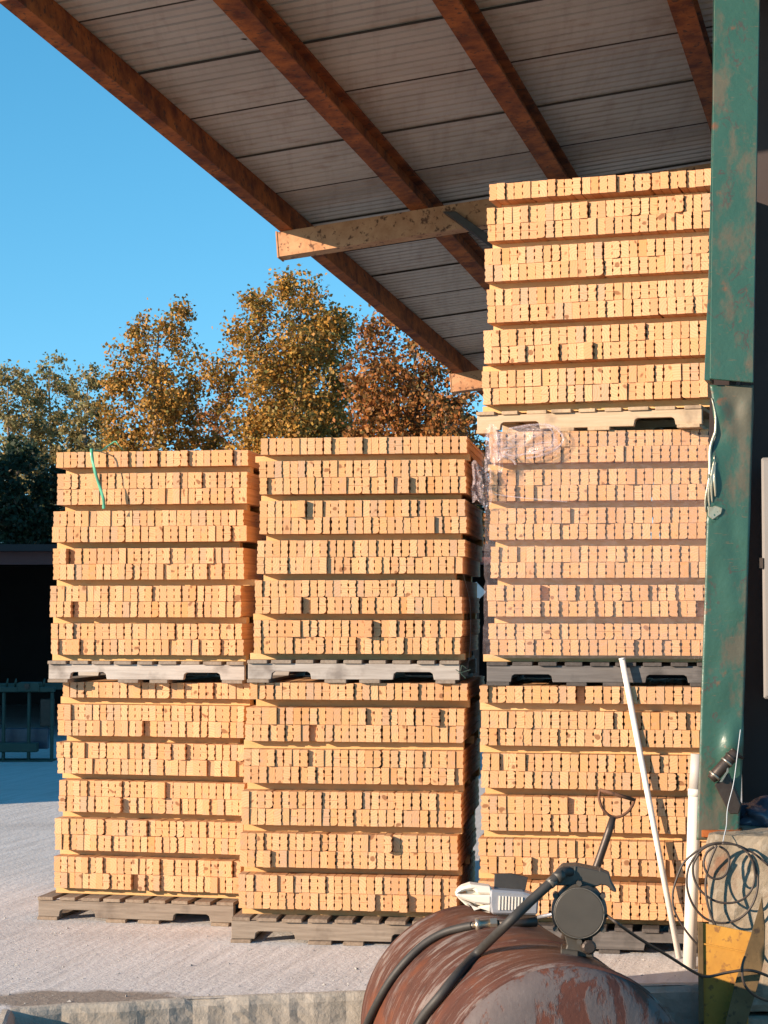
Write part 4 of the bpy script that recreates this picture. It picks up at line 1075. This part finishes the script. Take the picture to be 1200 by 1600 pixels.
L_DARK = m_leaf('dark_evergreen_leaf', [(0, (0.015, 0.028, 0.016)), (.6, (0.03, 0.05, 0.025)), (1, (0.05, 0.07, 0.03))])
M_BARK = m_plain('grey_brown_bark', (0.16, 0.12, 0.09), (0.28, 0.22, 0.17), 8, 0.9, 0, 0.4)
def leaf_mesh(centres, sizes, r):
    n = len(centres)
    a = r.normal(size=(n, 3)); a /= np.linalg.norm(a, axis=1)[:, None]
    b = r.normal(size=(n, 3)); b -= (a * b).sum(1)[:, None] * a; b /= np.linalg.norm(b, axis=1)[:, None]
    s_ = sizes[:, None]
    nn = np.cross(a, b)
    v = np.stack([centres - a * s_ * .6, centres + b * s_ * .42 + nn * s_ * .12, centres + a * s_ * .6, centres - b * s_ * .42 + nn * s_ * .12], 1).reshape(-1, 3)
    me = bpy.data.meshes.new('crown'); me.vertices.add(4 * n); me.vertices.foreach_set('co', v.astype(np.float32).ravel())
    me.loops.add(4 * n); me.loops.foreach_set('vertex_index', np.arange(4 * n, dtype=np.int32))
    me.polygons.add(n); me.polygons.foreach_set('loop_start', np.arange(0, 4 * n, 4, dtype=np.int32))
    me.update(calc_edges=True); me.validate(); return me
def make_tree(label, px, top, hw, D, leafmat, seed, nleaf=9000, base_frac=0.28, lsize=0.086, dens=1.0, kind='autumn tree', name='autumn_tree', group='autumn trees behind the shed'):
    r = np.random.default_rng(seed); rs = random.Random(seed)
    X = (px - 600) * D / F; H = 1.7 + (950 - top) * D / F; RW = hw * D / F
    t = thing(name, label, 'tree', (X, D, 0), rs.uniform(0, 6), group)
    z0 = H * base_frac
    tubes = []; tips = []
    def limb(p, d, L, rad, depth):
        pts = [p]; q = p.copy(); dd = d.copy(); n = 5
        for i in range(n):
            dd = (dd + Vector((rs.gauss(0, .12), rs.gauss(0, .12), rs.gauss(0.05, .08)))).normalized(); q = q + dd * (L / n); pts.append(q.copy())
        tubes.append(tube_me('t', pts, [rad * (1 - 0.75 * i / n) for i in range(n + 1)], 5))
        tips.append(pts[-1]); tips.append(pts[-2])
        if depth > 0:
            for k in range(3 if depth > 1 else 2):
                i = rs.randint(2, n); az = rs.uniform(0, 6.28)
                side = Vector((math.cos(az), math.sin(az), rs.uniform(.2, .9))).normalized()
                limb(pts[i], (dd * .5 + side).normalized(), L * rs.uniform(.45, .65), rad * .45, depth - 1)
    # trunk
    pts = [Vector((0, 0, -0.05))]; q = Vector((0, 0, 0)); n = 10
    for i in range(1, n + 1):
        q = Vector((q.x + rs.gauss(0, .025) * H * .2, q.y + rs.gauss(0, .025) * H * .2, H * .95 * i / n)); pts.append(q.copy())
    tr = 0.014 * H + 0.03
    tubes.append(tube_me('t', pts, [max(tr * (1 - i / n * .92), .012) for i in range(n + 1)], 8))
    for i in range(16):
        u = base_frac + (0.93 - base_frac) * i / 16; k = u / .95 * n; i0 = min(int(k), n - 1); p = pts[i0].lerp(pts[i0 + 1], k - i0)
        az = i * 2.4 + rs.uniform(-.4, .4); w_ = (1 - u) ** .6
        limb(p, Vector((math.cos(az), math.sin(az), rs.uniform(.5, 1.1))).normalized(), RW * (0.35 + .75 * w_), tr * .38 * (1.1 - u), 2 if i < 10 else 1)
    link('trunk', join_me('trunk', tubes), M_BARK, t)
    for m_ in tubes: bpy.data.meshes.remove(m_)
    # leaf clumps: on the limbs and through a lumpy crown volume
    cl = [np.array(p) for p in tips]
    nc = 300
    while nc > 0:
        p = r.uniform(-1, 1, 3); rad2 = math.sqrt(p[0] ** 2 + p[1] ** 2); h_ = (p[2] + 1) / 2
        prof = math.sqrt(max(0, 1 - ((h_ - .5) / .51) ** 2)) ** 0.7
        lump = 0.93 + 0.32 * mnoise.noise(Vector((p[0] * 1.7 + seed, p[1] * 1.7, p[2] * 2.2)))
        if rad2 > prof * lump: continue
        if rad2 < prof * lump * .5 and r.random() < .5: continue
        cl.append(np.array((p[0] * RW, p[1] * RW, z0 + (H - .15 - z0) * h_))); nc -= 1
    cl = np.array(cl)
    lim = (cl[:, 2] < H)
    cl = cl[lim]
    wts = r.gamma(2.2, 1.0, len(cl)) * (0.55 + 0.45 * cl[:, 2] / H); wts /= wts.sum()
    nleaf = int(nleaf * 1.45)
    idx = r.choice(len(cl), nleaf, p=wts)
    sg_ = RW * r.uniform(.06, .14, len(cl))
    c = cl[idx] + r.normal(size=(nleaf, 3)) * sg_[idx][:, None] * np.array((1, 1, .8))
    c = c[(c[:, 2] < H + .12)]
    sz = lsize * r.uniform(.6, 1.25, len(c))
    link('crown', leaf_mesh(c, sz, r), leafmat, t)
    return t
make_tree('golden brown autumn tree with thin open crown behind the end stack', 240, 466, 90, 45, L_GOLD, 21, 13000, .30)
make_tree('big dense gold autumn tree behind the middle stack', 446, 424, 122, 44, L_GOLD, 22, 30000, .25)
make_tree('rust orange autumn tree half hidden behind the canopy roof', 640, 455, 112, 39, L_ORANGE, 23, 19000, .25)
make_tree('small rusty tree in the notch below the canopy corner', 716, 585, 58, 37, L_ORANGE, 24, 8000, .15)
make_tree('low orange tree filling the space between the two gold trees', 332, 605, 54, 50, L_ORANGE, 25, 7500, .15)
make_tree('tall dull grey-brown tree beside the dark evergreens', 20, 560, 66, 58, L_DULL, 26, 11000, .2, .10)
make_tree('narrow dull brown tree with feathery top', 80, 546, 48, 60, L_DULL, 27, 8500, .2, .10)
make_tree('slim brown tree next to the thin open golden tree', 132, 560, 46, 56, L_DULL, 28, 8500, .2, .10)
make_tree('low brown tree behind the top of the end stack', 175, 655, 50, 52, L_DULL, 29, 4200, .15, .10)
make_tree('low rust tree behind the top of the middle stack', 545, 590, 80, 50, L_ORANGE, 33, 9000, .15, .10)
make_tree('dark evergreen tree in shadow beside the open shed', 22, 672, 62, 40, L_DARK, 30, 9000, .08, .095, kind='evergreen', name='evergreen_tree', group='dark evergreens behind the shed')
make_tree('dark evergreen tree standing behind the end stack', 92, 720, 50, 41, L_DARK, 31, 7000, .08, .095, name='evergreen_tree', group='dark evergreens behind the shed')
make_tree('dark evergreen tree seen in the gap between two stacks', 752, 690, 60, 40, L_DARK, 32, 8000, .08, .095, name='evergreen_tree', group='dark evergreens behind the shed')
make_tree('dull autumn tree far beyond the shed to the left', -90, 560, 70, 52, L_DULL, 35, 5000, .2, .13)

# stone chips and crumbs on the slab
r = np.random.default_rng(5); n = 1500
xy = np.stack([r.uniform(-2.6, 2.0, n), 8.35 + 3.2 * r.random(n) ** 1.7], 1)
sz = r.gamma(1.3, 0.0018, n) + 0.0012
base = np.array([(1, 0, 0), (-.5, .87, 0), (-.5, -.87, 0), (0, 0, 1.0)])
ang = r.uniform(0, 6.28, n); ca, sa = np.cos(ang), np.sin(ang)
V = np.empty((n, 4, 3))
for k in range(4):
    bxk, byk, bzk = base[k]
    V[:, k, 0] = xy[:, 0] + (bxk * ca - byk * sa) * sz * r.uniform(.7, 1.3, n); V[:, k, 1] = xy[:, 1] + (bxk * sa + byk * ca) * sz * r.uniform(.7, 1.3, n); V[:, k, 2] = bzk * sz * r.uniform(.6, 1.1, n) + 0.0005
edge_y = np.interp(xy[:, 0], [p.x for p in fine[:-2]], [p.y for p in fine[:-2]])
keep = xy[:, 1] > edge_y + .02
V = V[keep]; n = len(V)
ff = [(4 * i + a, 4 * i + b, 4 * i + c) for i in range(n) for a, b, c in ((0, 1, 3), (1, 2, 3), (2, 0, 3))]
o = link('stone_chips', mesh('stone_chips', V.reshape(-1, 3), ff), M_STONE); o['kind'] = 'stuff'; o['label'] = 'small stone chips scattered on the concrete yard'; o['category'] = 'gravel'
